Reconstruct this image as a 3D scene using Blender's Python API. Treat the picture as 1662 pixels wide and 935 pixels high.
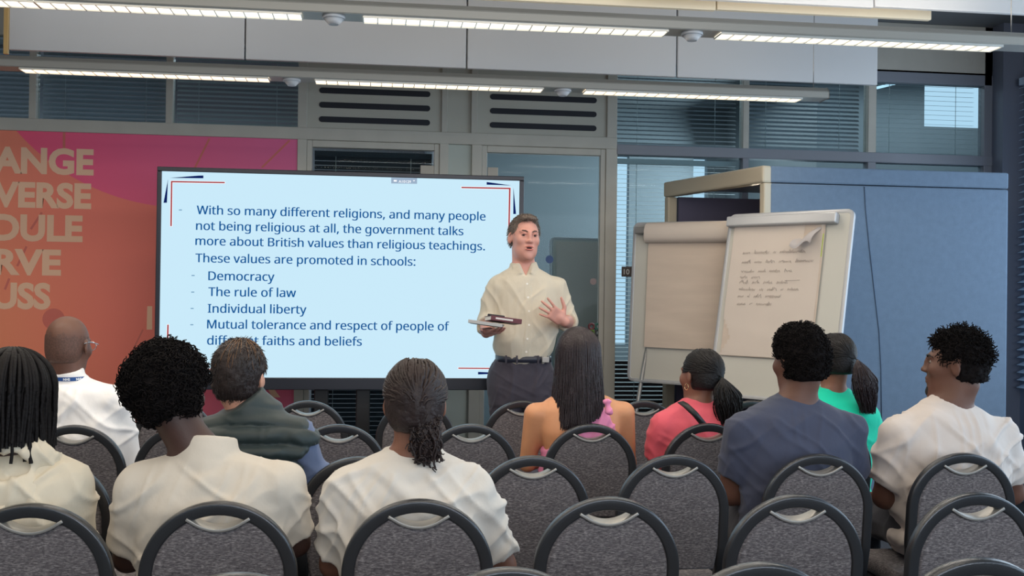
import bpy, bmesh, math, random, os
import numpy as np
from mathutils import Vector, Matrix
random.seed(7)
SC = bpy.context.scene
for _o in list(bpy.data.objects):
    bpy.data.objects.remove(_o)
COL = SC.collection

# ------------------------------------------------------------------ camera
CH, CYAW, CPITCH, CROLL, CF = 1.39, math.radians(7.3), math.atan(12.5 / 1700), 0.0131, 1700.0
_fw = np.array([math.sin(CYAW) * math.cos(CPITCH), math.cos(CYAW) * math.cos(CPITCH), math.sin(CPITCH)])
_r0 = np.array([math.cos(CYAW), -math.sin(CYAW), 0.0])
_u0 = np.cross(_r0, _fw)
_R = _r0 * math.cos(CROLL) + _u0 * math.sin(CROLL)
_U = _u0 * math.cos(CROLL) - _r0 * math.sin(CROLL)
_C = np.array([0, 0, CH])
cam_d = bpy.data.cameras.new('camera')
cam_d.sensor_width = 36.0
cam_d.lens = CF / 1662 * 36
cam_d.clip_start = 0.05
cam = bpy.data.objects.new('camera', cam_d)
COL.objects.link(cam)
cam.matrix_world = Matrix(((_R[0], _U[0], -_fw[0], 0), (_R[1], _U[1], -_fw[1], 0), (_R[2], _U[2], -_fw[2], CH), (0, 0, 0, 1)))
SC.camera = cam


def at(px, py, Y):
    """a measured point of the photograph, on the plane Y = const of the room"""
    d = _fw * CF + _R * (px - 831) + _U * (467.5 - py)
    return _C + d * (Y / d[1])


# ------------------------------------------------------------------ light
SC.view_settings.view_transform = 'Standard'
SC.view_settings.look = 'None'
SC.view_settings.exposure = 0.12
SC.view_settings.gamma = 1.0
SC.view_settings.use_curve_mapping = False
wd = bpy.data.worlds.new('sky')
SC.world = wd
wd.use_nodes = True
wd.node_tree.nodes['Background'].inputs[0].default_value = (0.62, 0.83, 1.0, 1)
wd.node_tree.nodes['Background'].inputs[1].default_value = 1.1


def area(name, loc, rot, sx, sy, energy, col):
    l = bpy.data.lights.new(name, 'AREA')
    l.shape = 'RECTANGLE'
    l.size, l.size_y, l.energy, l.color = sx, sy, energy, col
    o = bpy.data.objects.new(name, l)
    o.location, o.rotation_euler = loc, rot
    COL.objects.link(o)
    return o


# daylight through the windows of the right-hand wall and from assumed, unseen ones behind the camera
area('window_daylight', (4.3, 2.6, 1.85), (0, math.radians(90), 0), 2.1, 7.0, 105, (0.70, 0.85, 1.0))
area('assumed_rear_daylight', (1.6, -2.7, 1.9), (math.radians(90), 0, 0), 5.0, 1.6, 95, (0.92, 0.95, 1.0))  # assumed source, read off the bright backs of the audience
# added rows of overhead fill light, out of view, no lamp fixtures modelled
for _y, _e in ((2.75, 34), (1.3, 34), (-0.3, 28)):
    area('overhead_fill_row', (-0.9, _y, 2.9), (0, 0, 0), 5.5, 0.16, _e, (1.0, 0.87, 0.70))


area('next_room_fill', (3.5, 9.5, 2.2), (0, math.radians(75), 0), 1.6, 1.8, 70, (0.80, 0.93, 1.0))  # added area light that brightens the dark next room
area('next_room_top_fill', (2.2, 8.8, 3.2), (0, 0, 0), 2.4, 1.6, 40, (0.85, 0.95, 1.0))  # added overhead fill for the next room, no fixture modelled
area('next_room_strip_fill', (4.0, 7.75, 3.2), (0, 0, 0), 2.2, 0.3, 16, (0.8, 0.93, 1.0))  # more added fill just behind the right-hand glass
area('corridor_fill', (-2.2, 8.6, 3.2), (0, 0, 0), 3.0, 1.2, 85, (0.9, 0.95, 1.0))  # added fill to lift the space behind the left panes


# ------------------------------------------------------------------ materials
def lin(c):
    return tuple(((v / 255) / 12.92 if v / 255 <= 0.04045 else ((v / 255 + 0.055) / 1.055) ** 2.4) for v in c)


MATS = {}


def mat(name, rgb, rough=0.6, metal=0.0, var=0.0, vscale=8.0, bump=0.0, bscale=60.0, stretch=(1, 1, 1), spec=0.5, emit=None, estr=0.0, sheen=0.0):
    """procedural surface: base colour with optional noise variation and bump"""
    if name in MATS:
        return MATS[name]
    m = bpy.data.materials.new(name)
    m.use_nodes = True
    nt = m.node_tree
    b = nt.nodes['Principled BSDF']
    c = lin(rgb) + (1,)
    b.inputs['Base Color'].default_value = c
    b.inputs['Roughness'].default_value = rough
    b.inputs['Metallic'].default_value = metal
    b.inputs['Specular IOR Level'].default_value = spec
    if sheen:
        b.inputs['Sheen Weight'].default_value = sheen
    if emit:
        b.inputs['Emission Color'].default_value = lin(emit) + (1,)
        b.inputs['Emission Strength'].default_value = estr
    if var or bump:
        tc = nt.nodes.new('ShaderNodeTexCoord')
        mp = nt.nodes.new('ShaderNodeMapping')
        mp.inputs['Scale'].default_value = stretch
        nt.links.new(tc.outputs['Object'], mp.inputs[0])
    if var:
        n = nt.nodes.new('ShaderNodeTexNoise')
        n.inputs['Scale'].default_value = vscale
        n.inputs['Detail'].default_value = 4
        nt.links.new(mp.outputs[0], n.inputs['Vector'])
        r = nt.nodes.new('ShaderNodeValToRGB')
        r.color_ramp.elements[0].position, r.color_ramp.elements[1].position = 0.3, 0.7
        r.color_ramp.elements[0].color = tuple(v * (1 - var) for v in c[:3]) + (1,)
        r.color_ramp.elements[1].color = tuple(min(1, v * (1 + var)) for v in c[:3]) + (1,)
        nt.links.new(n.outputs['Fac'], r.inputs[0])
        nt.links.new(r.outputs[0], b.inputs['Base Color'])
    if bump:
        n2 = nt.nodes.new('ShaderNodeTexNoise')
        n2.inputs['Scale'].default_value = bscale
        n2.inputs['Detail'].default_value = 3
        nt.links.new(mp.outputs[0], n2.inputs['Vector'])
        bp = nt.nodes.new('ShaderNodeBump')
        bp.inputs['Strength'].default_value = bump
        bp.inputs['Distance'].default_value = 0.01
        nt.links.new(n2.outputs['Fac'], bp.inputs['Height'])
        nt.links.new(bp.outputs[0], b.inputs['Normal'])
    MATS[name] = m
    return m


def emat(name, rgb, strength):
    if name in MATS:
        return MATS[name]
    m = bpy.data.materials.new(name)
    m.use_nodes = True
    nt = m.node_tree
    nt.nodes.remove(nt.nodes['Principled BSDF'])
    e = nt.nodes.new('ShaderNodeEmission')
    e.inputs[0].default_value = lin(rgb) + (1,)
    e.inputs[1].default_value = strength
    nt.links.new(e.outputs[0], nt.nodes['Material Output'].inputs[0])
    MATS[name] = m
    return m


def glass_mat(name, tint=(225, 235, 238), refl=0.10):
    if name in MATS:
        return MATS[name]
    m = bpy.data.materials.new(name)
    m.use_nodes = True
    nt = m.node_tree
    nt.nodes.remove(nt.nodes['Principled BSDF'])
    t = nt.nodes.new('ShaderNodeBsdfTransparent')
    t.inputs[0].default_value = lin(tint) + (1,)
    g = nt.nodes.new('ShaderNodeBsdfGlossy')
    g.inputs['Roughness'].default_value = 0.03
    lw = nt.nodes.new('ShaderNodeLayerWeight')
    lw.inputs[0].default_value = refl
    mx = nt.nodes.new('ShaderNodeMixShader')
    nt.links.new(lw.outputs['Fresnel'], mx.inputs[0])
    nt.links.new(t.outputs[0], mx.inputs[1])
    nt.links.new(g.outputs[0], mx.inputs[2])
    nt.links.new(mx.outputs[0], nt.nodes['Material Output'].inputs[0])
    MATS[name] = m
    return m


# ------------------------------------------------------------------ mesh helpers
class MB:
    """collects shapes, then links them as ONE mesh object"""

    def __init__(s):
        s.v, s.f, s.fm, s.sm = [], [], [], []

    def add(s, verts, faces, mi=0, smooth=False):
        n = len(s.v)
        s.v.extend([tuple(map(float, p)) for p in verts])
        for f in faces:
            s.f.append(tuple(i + n for i in f))
            s.fm.append(mi)
            s.sm.append(smooth)

    def box(s, lo, hi, mi=0, M=None):
        x0, y0, z0 = lo
        x1, y1, z1 = hi
        P = [(x0, y0, z0), (x1, y0, z0), (x1, y1, z0), (x0, y1, z0), (x0, y0, z1), (x1, y0, z1), (x1, y1, z1), (x0, y1, z1)]
        if M is not None:
            P = [tuple(M @ Vector(p)) for p in P]
        s.add(P, [(0, 3, 2, 1), (4, 5, 6, 7), (0, 1, 5, 4), (1, 2, 6, 5), (2, 3, 7, 6), (3, 0, 4, 7)], mi)

    def prism(s, poly, d0, d1, M=None, mi=0, smooth=False, bev=0.0):
        """poly: CCW (x, z) outline seen from -Y, extruded from y=d0 to y=d1"""
        n = len(poly)
        rings = []
        if bev > 0:
            def inset(pl, d):
                out = []
                for i in range(n):
                    p0, p1, p2 = pl[i - 1], pl[i], pl[(i + 1) % n]
                    e1 = (p1[0] - p0[0], p1[1] - p0[1]); e2 = (p2[0] - p1[0], p2[1] - p1[1])
                    l1 = math.hypot(*e1) or 1; l2 = math.hypot(*e2) or 1
                    nx = -(e1[1] / l1 + e2[1] / l2); nz = e1[0] / l1 + e2[0] / l2
                    l = math.hypot(nx, nz) or 1
                    out.append((p1[0] + nx / l * d, p1[1] + nz / l * d))
                return out
            for t in (0, 0.3, 0.6, 1.0):
                a = t * math.pi / 2
                rings.append((inset(poly, bev * (1 - math.sin(a))), d0 + bev * (1 - math.cos(a))))
            for t in (1.0, 0.6, 0.3, 0):
                a = t * math.pi / 2
                rings.append((inset(poly, bev * (1 - math.sin(a))), d1 - bev * (1 - math.cos(a))))
        else:
            rings = [(poly, d0), (poly, d1)]
        P = []
        for pl, y in rings:
            P += [(x, y, z) for x, z in pl]
        if M is not None:
            P = [tuple(M @ Vector(p)) for p in P]
        F = [tuple(range(n)), tuple(reversed(range((len(rings) - 1) * n, len(rings) * n)))]
        s.add(P, F, mi, False)
        base = len(s.v) - len(P)
        for r in range(len(rings) - 1):
            for i in range(n):
                j = (i + 1) % n
                s.f.append((base + r * n + j, base + r * n + i, base + (r + 1) * n + i, base + (r + 1) * n + j))
                s.fm.append(mi)
                s.sm.append(smooth or bev > 0)

    def tube(s, pts, r, n=8, mi=0, cap=True, M=None, closed=False):
        pts = [Vector(p) for p in pts]
        if M is not None:
            pts = [M @ p for p in pts]
        k = len(pts)
        rr = [r] * k if isinstance(r, (int, float)) else list(r)
        P, up = [], None
        for i, p in enumerate(pts):
            if closed:
                t = pts[(i + 1) % k] - pts[i - 1]
            else:
                t = pts[min(i + 1, k - 1)] - pts[max(i - 1, 0)]
            t = t.normalized() if t.length > 1e-9 else Vector((0, 0, 1))
            if up is None:
                up = Vector((0, 0, 1)) if abs(t.z) < 0.9 else Vector((1, 0, 0))
            u = up - t * up.dot(t)
            if u.length < 1e-6:
                u = t.orthogonal()
            u.normalize()
            up = u
            w = t.cross(u)
            for j in range(n):
                a = 2 * math.pi * j / n
                P.append(p + (u * math.cos(a) + w * math.sin(a)) * rr[i])
        F = []
        for i in range(k if closed else k - 1):
            i2 = (i + 1) % k
            for j in range(n):
                F.append((i * n + j, i * n + (j + 1) % n, i2 * n + (j + 1) % n, i2 * n + j))
        if cap and not closed:
            F.append(tuple(reversed(range(n))))
            F.append(tuple(range((k - 1) * n, k * n)))
        s.add(P, F, mi, True)

    def sweep(s, pts, prof, normal, mi=0, closed=False, cap=True, M=None):
        """profile (u, w) swept along pts; u lies in-plane (t x normal), w along the normal"""
        pts = [Vector(p) for p in pts]
        N = Vector(normal).normalized()
        k, n = len(pts), len(prof)
        P = []
        for i, p in enumerate(pts):
            t = (pts[(i + 1) % k] - pts[i - 1]) if closed else (pts[min(i + 1, k - 1)] - pts[max(i - 1, 0)])
            t.normalize()
            u = t.cross(N).normalized()
            for a, b in prof:
                P.append(p + u * a + N * b)
        if M is not None:
            P = [M @ p for p in P]
        F = []
        for i in range(k if closed else k - 1):
            i2 = (i + 1) % k
            for j in range(n):
                F.append((i * n + j, i * n + (j + 1) % n, i2 * n + (j + 1) % n, i2 * n + j))
        if cap and not closed:
            F += [tuple(reversed(range(n))), tuple(range((k - 1) * n, k * n))]
        s.add(P, F, mi, True)

    def cyl(s, c, r, h, n=24, axis='z', mi=0, r2=None):
        r2 = r if r2 is None else r2
        P = []
        for rad, z in ((r, 0), (r2, h)):
            for j in range(n):
                a = 2 * math.pi * j / n
                q = (rad * math.cos(a), rad * math.sin(a), z)
                q = {'z': q, 'y': (q[0], q[2], -q[1]), 'x': (q[2], q[0], q[1])}[axis]
                P.append((c[0] + q[0], c[1] + q[1], c[2] + q[2]))
        F = [(j, (j + 1) % n, n + (j + 1) % n, n + j) for j in range(n)]
        s.add(P, F, mi, True)
        b = len(s.v) - 2 * n
        s.f += [tuple(b + j for j in reversed(range(n))), tuple(b + n + j for j in range(n))]
        s.fm += [mi, mi]
        s.sm += [False, False]

    def mesh(s, name):
        me = bpy.data.meshes.new(name)
        me.from_pydata(s.v, [], s.f)
        me.polygons.foreach_set('material_index', s.fm)
        me.polygons.foreach_set('use_smooth', s.sm)
        me.update()
        return me

    def build(s, name, mats, parent=None, loc=None, bevel=0.0):
        return link(name, s.mesh(name), mats, parent, loc, bevel)


def link(name, me, mats, parent=None, loc=None, bevel=0.0):
    if not isinstance(mats, (list, tuple)):
        mats = [mats]
    for m in mats:
        me.materials.append(m)
    o = bpy.data.objects.new(name, me)
    COL.objects.link(o)
    if parent is not None:
        o.parent = parent
    if loc is not None:
        o.location = loc
    if bevel:
        bm_ = o.modifiers.new('bevel', 'BEVEL')
        bm_.width, bm_.segments, bm_.limit_method = bevel, 2, 'ANGLE'
    return o


def tag(o, label, cat, group=None):
    o['label'], o['category'] = label, cat
    if group:
        o['group'] = group
    return o


def thing(name, label, cat, loc=(0, 0, 0), rz=0.0, group=None):
    o = bpy.data.objects.new(name, None)
    o.empty_display_size = 0.1
    COL.objects.link(o)
    o.location = loc
    o.rotation_euler = (0, 0, rz)
    return tag(o, label, cat, group)


def struct(o):
    o['kind'] = 'structure'
    return o


def copy_tree(o, parent=None):
    c = o.copy()
    COL.objects.link(c)
    c.parent = parent
    for ch in [x for x in KIDS.get(o.name, [])]:
        copy_tree(ch, c)
    return c


KIDS = {}

FONTS = {}


def font(fn):
    if fn not in FONTS:
        try:
            FONTS[fn] = bpy.data.fonts.load(os.path.join(bpy.utils.system_resource('DATAFILES', path='fonts'), fn))
        except Exception:
            FONTS[fn] = None
    return FONTS[fn]


def text_mesh(body, fn=None, size=1.0, bold=0.0, shear=0.0, extrude=0.0):
    """text outline as vertices (x right, z up) starting at x = 0"""
    c = bpy.data.curves.new('text', 'FONT')
    c.body = body
    f = font(fn) if fn else None
    if f:
        c.font = f
    c.size, c.offset, c.shear, c.extrude = size, bold, shear, extrude
    c.resolution_u = 4
    o = bpy.data.objects.new('text', c)
    COL.objects.link(o)
    bpy.context.view_layer.update()
    me = bpy.data.meshes.new_from_object(o.evaluated_get(bpy.context.evaluated_depsgraph_get()))
    bpy.data.objects.remove(o)
    vs = [(v.co.x, v.co.y) for v in me.vertices]
    fs = [tuple(p.vertices) for p in me.polygons]
    x0 = min(p[0] for p in vs)
    w = max(p[0] for p in vs) - x0
    h = max(p[1] for p in vs)
    bpy.data.meshes.remove(me)
    return [(x - x0, y) for x, y in vs], fs, w, h


NOTO = 'NotoSansMath-Regular.woff2'
# ------------------------------------------------------------------ the room
WY = 7.0            # the glazed partition wall
XL, XR, YF, ZC = -4.3, 4.48, -3.0, 3.35
M_frame = mat('partition_frame', (182, 178, 168), 0.5, var=0.04)
M_frame_dark = mat('window_frame_dark', (126, 130, 140), 0.5)
M_panel = mat('partition_panel', (180, 177, 166), 0.55, var=0.03, vscale=3)
M_slot = mat('vent_slot_black', (28, 30, 40), 0.7)
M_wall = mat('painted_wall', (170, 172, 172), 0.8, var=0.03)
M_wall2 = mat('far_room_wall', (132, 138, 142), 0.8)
M_carpet = mat('carpet', (70, 70, 74), 0.95, var=0.25, vscale=120, bump=0.4, bscale=300)
M_ceil = mat('ceiling_paint', (120, 122, 124), 0.9)
M_glass = glass_mat('clear_glass')
M_baffle = mat('baffle_white', (208, 208, 210), 0.75, var=0.015, vscale=2)
M_lamplit = mat('baffle_lamplit', (236, 222, 196), 0.7)  # warm uplight of the near lamp on a baffle, put into the colour
M_alu = mat('brushed_aluminium', (150, 150, 150), 0.38, 0.6)
M_black = mat('black_plastic', (22, 22, 26), 0.45)
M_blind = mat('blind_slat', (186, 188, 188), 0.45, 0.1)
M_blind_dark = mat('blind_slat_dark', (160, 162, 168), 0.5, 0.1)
M_brown = mat('window_brown_panel', (70, 52, 52), 0.6)


def sbox(name, lo, hi, m, bevel=0.0):
    b = MB()
    b.box(lo, hi)
    return struct(b.build(name, m, bevel=bevel))


sbox('floor', (XL - 0.3, YF - 0.2, -0.1), (6.5, 11.0, 0.0), M_carpet)
sbox('ceiling', (XL - 0.3, YF - 0.2, ZC), (6.5, 8.42, ZC + 0.12), M_ceil)
sbox('ceiling_next_room', (XL - 0.3, 8.42, ZC), (3.7, 10.8, ZC + 0.12), M_ceil)
sbox('wall_left', (XL - 0.15, YF, 0), (XL, WY, ZC), M_wall)
# unseen rear wall behind the camera, its band of windows assumed
b = MB()
b.box((XL, YF - 0.15, 0), (XR, YF, 0.9)); b.box((XL, YF - 0.15, 2.75), (XR, YF, ZC))
for x in (XL, -1.2, 1.5, XR - 0.3):
    b.box((x, YF - 0.15, 0.9), (x + 0.3, YF, 2.75))
struct(b.build('wall_rear', M_wall))
# right wall: solid ends, window openings between
b = MB()
b.box((XR, YF, 0), (XR + 0.15, WY + 0.05, 0.75)); b.box((XR, YF, 2.95), (XR + 0.15, WY + 0.05, ZC))
for y in (YF, -0.5, 2.0, 4.45, 6.72):
    b.box((XR, y, 0.75), (XR + 0.15, min(y + 0.33, WY + 0.05), 2.95))
struct(b.build('wall_right', mat('right_wall_paint', (120, 135, 155), 0.7)))

# the partition: posts and rails of one painted frame
px_posts = [(-2.19, .022), (-1.35, .022), (-0.505, .03), (0.425, .02), (0.625, .022), (1.565, .035), (2.51, .022), (3.43, .03)]
fr = MB()
for x, hw in px_posts:
    fr.box((x - hw, WY - 0.03, 2.40), (x + hw, WY + 0.05, ZC))
fr.box((XL, WY - 0.035, 2.395), (1.6, WY + 0.055, 2.475))
fr.box((XL, WY - 0.03, 3.0), (XR, WY + 0.05, ZC))
for x, hw in ((-0.505, .03), (0.425, .03), (0.645, .035), (1.565, .04)):
    fr.box((x - hw, WY - 0.03, 0), (x + hw, WY + 0.05, 2.42))
struct(fr.build('trim_1', M_frame, bevel=0.004))
fr = MB()
fr.box((1.6, WY - 0.035, 2.36), (XR, WY + 0.055, 2.43))
for x, hw in ((2.51, .022), (3.43, .03)):
    fr.box((x - hw, WY - 0.03, 0), (x + hw, WY + 0.05, 2.37))
fr.box((3.43, WY - 0.03, 2.93), (4.33, WY + 0.05, 3.02))
fr.box((4.27, WY - 0.03, 0), (4.335, WY + 0.05, ZC))
struct(fr.build('trim_2', M_frame_dark, bevel=0.004))
sbox('column', (4.33, WY - 0.16, 0), (XR, WY + 0.1, ZC), mat('column_paint', (112, 118, 134), 0.7))

# solid over-door panels with three vent slots each
def slot_panel(name, x0, x1, sx0, sx1):
    r = struct(MB_box((x0, WY - 0.012, 2.47), (x1, WY + 0.03, 3.02), name, M_panel))
    for z in (2.535, 2.63, 2.725):
        b = MB()
        h = 0.019
        n = 8
        poly = [(sx1 - h + h * math.cos(-math.pi / 2 + math.pi * i / n), z + h * math.sin(-math.pi / 2 + math.pi * i / n)) for i in range(n + 1)]
        poly += [(sx0 + h + h * math.cos(math.pi / 2 + math.pi * i / n), z + h * math.sin(math.pi / 2 + math.pi * i / n)) for i in range(n + 1)]
        b.prism(poly, WY - 0.016, WY - 0.010)
        b.build('vent_slot', M_slot, r)
    return r


def MB_box(lo, hi, name, m, parent=None, bevel=0.0):
    b = MB()
    b.box(lo, hi)
    return b.build(name, m, parent, bevel=bevel)


slot_panel('wall_panel_over_door_left', -0.475, 0.405, -0.40, 0.33)
slot_panel('wall_panel_over_door_right', 0.647, 1.53, 0.73, 1.46)
struct(MB_box((0.445, WY - 0.006, 2.47), (0.603, WY + 0.03, 3.02), 'wall_panel_filler_upper', M_panel))
struct(MB_box((0.455, WY - 0.006, 0), (0.61, WY + 0.03, 2.40), 'wall_panel_filler_lower', mat('filler_panel', (176, 182, 174), 0.6)))

# ---- glazing
WIN = [0]


def pane(x0, x1, z0, z1, y=WY + 0.01, name=None):
    WIN[0] += 1
    return struct(MB_box((x0, y, z0), (x1, y + 0.008, z1), name or 'window_%d' % WIN[0], M_glass))


for x0, x1 in ((-4.3, -2.212), (-2.168, -1.372), (-1.328, -0.535)):
    pane(x0, x1, 2.475, 3.0)
for x0, x1 in ((1.60, 2.488), (2.532, 3.40), (3.46, 4.27)):
    pane(x0, x1, 2.43, 3.0)
    pane(x0, x1, 0.05, 2.36)

# ---- doors (left one with a dark blind behind it, right one clear)
def glass_door(name, x0, x1, back):
    d = MB()
    d.box((x0, WY - 0.02, 0), (x0 + 0.035, WY + 0.03, 2.395)); d.box((x1 - 0.035, WY - 0.02, 0), (x1, WY + 0.03, 2.395))
    d.box((x0 + 0.035, WY - 0.02, 2.35), (x1 - 0.035, WY + 0.03, 2.395))
    r = struct(d.build(name, M_frame, bevel=0.004))
    MB_box((x0 + 0.04, WY + 0.002, 0.01), (x1 - 0.04, WY + 0.012, 2.345), 'door_glass', M_glass, r)
    return r


dl = glass_door('door_1', -0.475, 0.395, True)
MB_box((0.27, WY - 0.02, 2.19), (0.36, WY + 0.0, 2.25), 'hinge_fitting', mat('fitting_beige', (176, 168, 156), 0.5), dl, 0.003)
dr = glass_door('door_2', 0.68, 1.525, False)
MB_box((0.72, WY - 0.02, 2.19), (0.79, WY + 0.0, 2.25), 'hinge_fitting', MATS['fitting_beige'], dr, 0.003)
b = MB()
b.box((1.425, WY - 0.03, 1.02), (1.475, WY + 0.0, 1.11)); b.box((1.462, WY - 0.05, 0.98), (1.476, WY - 0.02, 1.12))
b.build('door_handle', M_black, dr, bevel=0.003)

# ---- coral graphic panel
def poster_mat():
    m = bpy.data.materials.new('poster_print')
    m.use_nodes = True
    nt = m.node_tree
    bs = nt.nodes['Principled BSDF']
    bs.inputs['Roughness'].default_value = 0.55
    tc = nt.nodes.new('ShaderNodeTexCoord')
    sp = nt.nodes.new('ShaderNodeSeparateXYZ')
    nt.links.new(tc.outputs['Object'], sp.inputs[0])

    def mth(op, a, b_=None):
        n = nt.nodes.new('ShaderNodeMath')
        n.operation = op
        for i, v in enumerate((a, b_)):
            if v is None:
                continue
            if isinstance(v, (int, float)):
                n.inputs[i].default_value = v
            else:
                nt.links.new(v, n.inputs[i])
        return n.outputs[0]

    def ramp(fac, stops):
        r = nt.nodes.new('ShaderNodeValToRGB')
        e = r.color_ramp.elements
        e[0].position, e[0].color = stops[0][0], lin(stops[0][1]) + (1,)
        e[1].position, e[1].color = stops[-1][0], lin(stops[-1][1]) + (1,)
        for p, c in stops[1:-1]:
            q = e.new(p)
            q.color = lin(c) + (1,)
        nt.links.new(fac, r.inputs[0])
        return r.outputs[0]

    X, Z = sp.outputs['X'], sp.outputs['Z']
    # printed gradient: orange at the lower left into coral at the right
    f1 = mth('ADD', mth('MULTIPLY', mth('ADD', X, 2.6), 0.42), mth('MULTIPLY', mth('SUBTRACT', Z, 1.4), 0.12))
    coral = ramp(f1, [(0.0, (236, 142, 104)), (0.35, (234, 124, 106)), (0.7, (222, 108, 102)), (1.0, (220, 92, 102))])
    pink = ramp(mth('MULTIPLY', mth('ADD', X, 2.4), 0.5), [(0.0, (240, 84, 120)), (1.0, (214, 96, 146))])
    # two big overlapping discs of magenta
    def disc(cx, cz, r):
        d = mth('SQRT', mth('ADD', mth('POWER', mth('SUBTRACT', X, cx), 2.0), mth('POWER', mth('SUBTRACT', Z, cz), 2.0)))
        return mth('LESS_THAN', d, r)
    pc_ = at(300, 0, WY)
    inside = disc(float(pc_[0]), float(pc_[2]), 1.35)
    low = mth('MULTIPLY', mth('LESS_THAN', Z, 0.95), mth('GREATER_THAN', X, -1.25))
    mx = nt.nodes.new('ShaderNodeMix')
    mx.data_type = 'RGBA'
    nt.links.new(mth('MAXIMUM', inside, mth('MULTIPLY', low, 0.6)), mx.inputs['Factor'])
    nt.links.new(coral, mx.inputs['A'])
    nt.links.new(pink, mx.inputs['B'])
    nt.links.new(mx.outputs['Result'], bs.inputs['Base Color'])
    return m


post = struct(MB_box((XL, WY - 0.02, 0.0), (-0.535, WY + 0.03, 2.395), 'wall_graphic_panel', poster_mat()))
M_lett = mat('poster_letters', (232, 188, 158), 0.6)
M_pline = mat('poster_thin_line', (206, 108, 96), 0.6)
for body, xl, xr, base, cap in (('ANGE', -12, 152, 281, 39), ('VERSE', -12, 148, 336, 38), ('DULE', -12, 134, 390, 39), ('RVE', -10, 99, 445, 38), ('USS', -12, 82, 500, 39)):
    vs, fs, w, h = text_mesh(body, None, 1.0, 0.042)
    A, B = at(xl, base - 1, WY - 0.021), at(xr, base, WY - 0.021)
    z0 = (A[2] + B[2]) / 2
    sc = (B[0] - A[0]) / w
    sz = cap / (1700 / 7.0) / h * 1.0
    b = MB()
    b.add([(A[0] + x * sc, WY - 0.0215, z0 + y * sz) for x, y in vs], fs)
    b.build('lettering', M_lett, post)
b = MB()
p = [at(x, y, WY - 0.021) for x, y in ((238, 535), (247, 535), (247, 497), (239, 497))]
b.add([tuple(q) for q in p], [(0, 1, 2, 3)])
p = [at(x, y, WY - 0.021) for x, y in ((434, 630), (442, 645), (455, 645), (444, 630))]
b.add([tuple(q) for q in p], [(0, 1, 2, 3)])
b.build('lettering', M_lett, post)
b = MB()
for (xa, ya), (xb, yb), wd_ in (((104, 215), (104, 245), .008), ((340, 225), (315, 275), .006), ((470, 228), (425, 272), .006), ((68, 345), (50, 372), .007),
                                ((43, 400), (28, 432), .007), ((15, 452), (8, 470), .007), ((232, 535), (205, 590), .005)):
    A, B = at(xa, ya, WY - 0.021), at(xb, yb, WY - 0.021)
    d = Vector((B[0] - A[0], 0, B[2] - A[2])).normalized()
    nrm = Vector((d.z, 0, -d.x)) * wd_ * (1 if d.z < 0 else -1)
    b.add([(A[0] - nrm.x, WY - .021, A[2] - nrm.z), (A[0] + nrm.x, WY - .021, A[2] + nrm.z), (B[0] + nrm.x, WY - .021, B[2] + nrm.z), (B[0] - nrm.x, WY - .021, B[2] - nrm.z)], [(0, 1, 2, 3)])
cc = at(87, 518, WY - 0.021)
b.add([(cc[0], WY - .021, cc[2])] + [(cc[0] + 0.068 * math.cos(i * math.pi / 16), WY - .021, cc[2] + 0.068 * math.sin(i * math.pi / 16)) for i in range(32)],
      [(0, 1 + i, 1 + (i + 1) % 32) for i in range(32)])
b.build('printed_line', M_pline, post)

# ---- venetian blinds hanging behind the glass
def blind(x0, x1, z0, z1, m, label, tilt=35, pitch=0.03, y=WY + 0.10, group=None):
    r = thing('venetian_blind', label, 'blind', ((x0 + x1) / 2, y, z0), 0, group)
    b = MB()
    hw, c, s_ = 0.0125, math.cos(math.radians(tilt)), math.sin(math.radians(tilt))
    z = 0.02
    L = (x1 - x0) / 2
    while z < z1 - z0 - 0.03:
        ya, za, yb, zb = -hw * c, -hw * s_, hw * c, hw * s_
        t = 0.0009
        b.add([(-L, ya, z + za), (L, ya, z + za), (L, yb, z + zb), (-L, yb, z + zb), (-L, ya, z + za + t), (L, ya, z + za + t), (L, yb, z + zb + t), (-L, yb, z + zb + t)],
              [(0, 3, 2, 1), (4, 5, 6, 7), (0, 1, 5, 4), (2, 3, 7, 6)])
        z += pitch
    b.build('slats', m, r)
    MB_box((-L, -0.02, z1 - z0 - 0.035), (L, 0.02, z1 - z0), 'head_rail', m, r)
    MB_box((-L, -0.013, 0), (L, 0.013, 0.012), 'bottom_rail', m, r)
    for k in (0.18, 0.82):
        b = MB()
        b.tube([(-L + 2 * L * k, -0.016, 0.01), (-L + 2 * L * k, -0.016, z1 - z0 - 0.03)], 0.002, 5)
        b.build('ladder_cord', M_blind, r)
    return r


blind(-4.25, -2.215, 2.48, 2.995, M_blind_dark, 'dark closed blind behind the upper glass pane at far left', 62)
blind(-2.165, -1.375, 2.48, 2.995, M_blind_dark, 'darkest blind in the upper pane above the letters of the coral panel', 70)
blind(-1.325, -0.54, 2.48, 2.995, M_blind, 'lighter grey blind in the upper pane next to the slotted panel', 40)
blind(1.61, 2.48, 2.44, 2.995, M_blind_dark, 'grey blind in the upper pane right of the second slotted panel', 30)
blind(1.61, 2.48, 0.06, 2.35, M_blind, 'long open blue-lit blind behind the pane beside the number plate', 12)
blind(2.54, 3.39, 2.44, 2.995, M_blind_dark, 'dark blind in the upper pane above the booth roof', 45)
blind(3.47, 4.26, 2.44, 2.995, M_blind, 'open blind in the upper pane with bright daylight behind it', 8, 0.034)
blind(-0.43, 0.35, 0.02, 2.34, mat('blind_near_black', (34, 36, 44), 0.6), 'near-black closed blind behind the door left of centre', 78)

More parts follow.
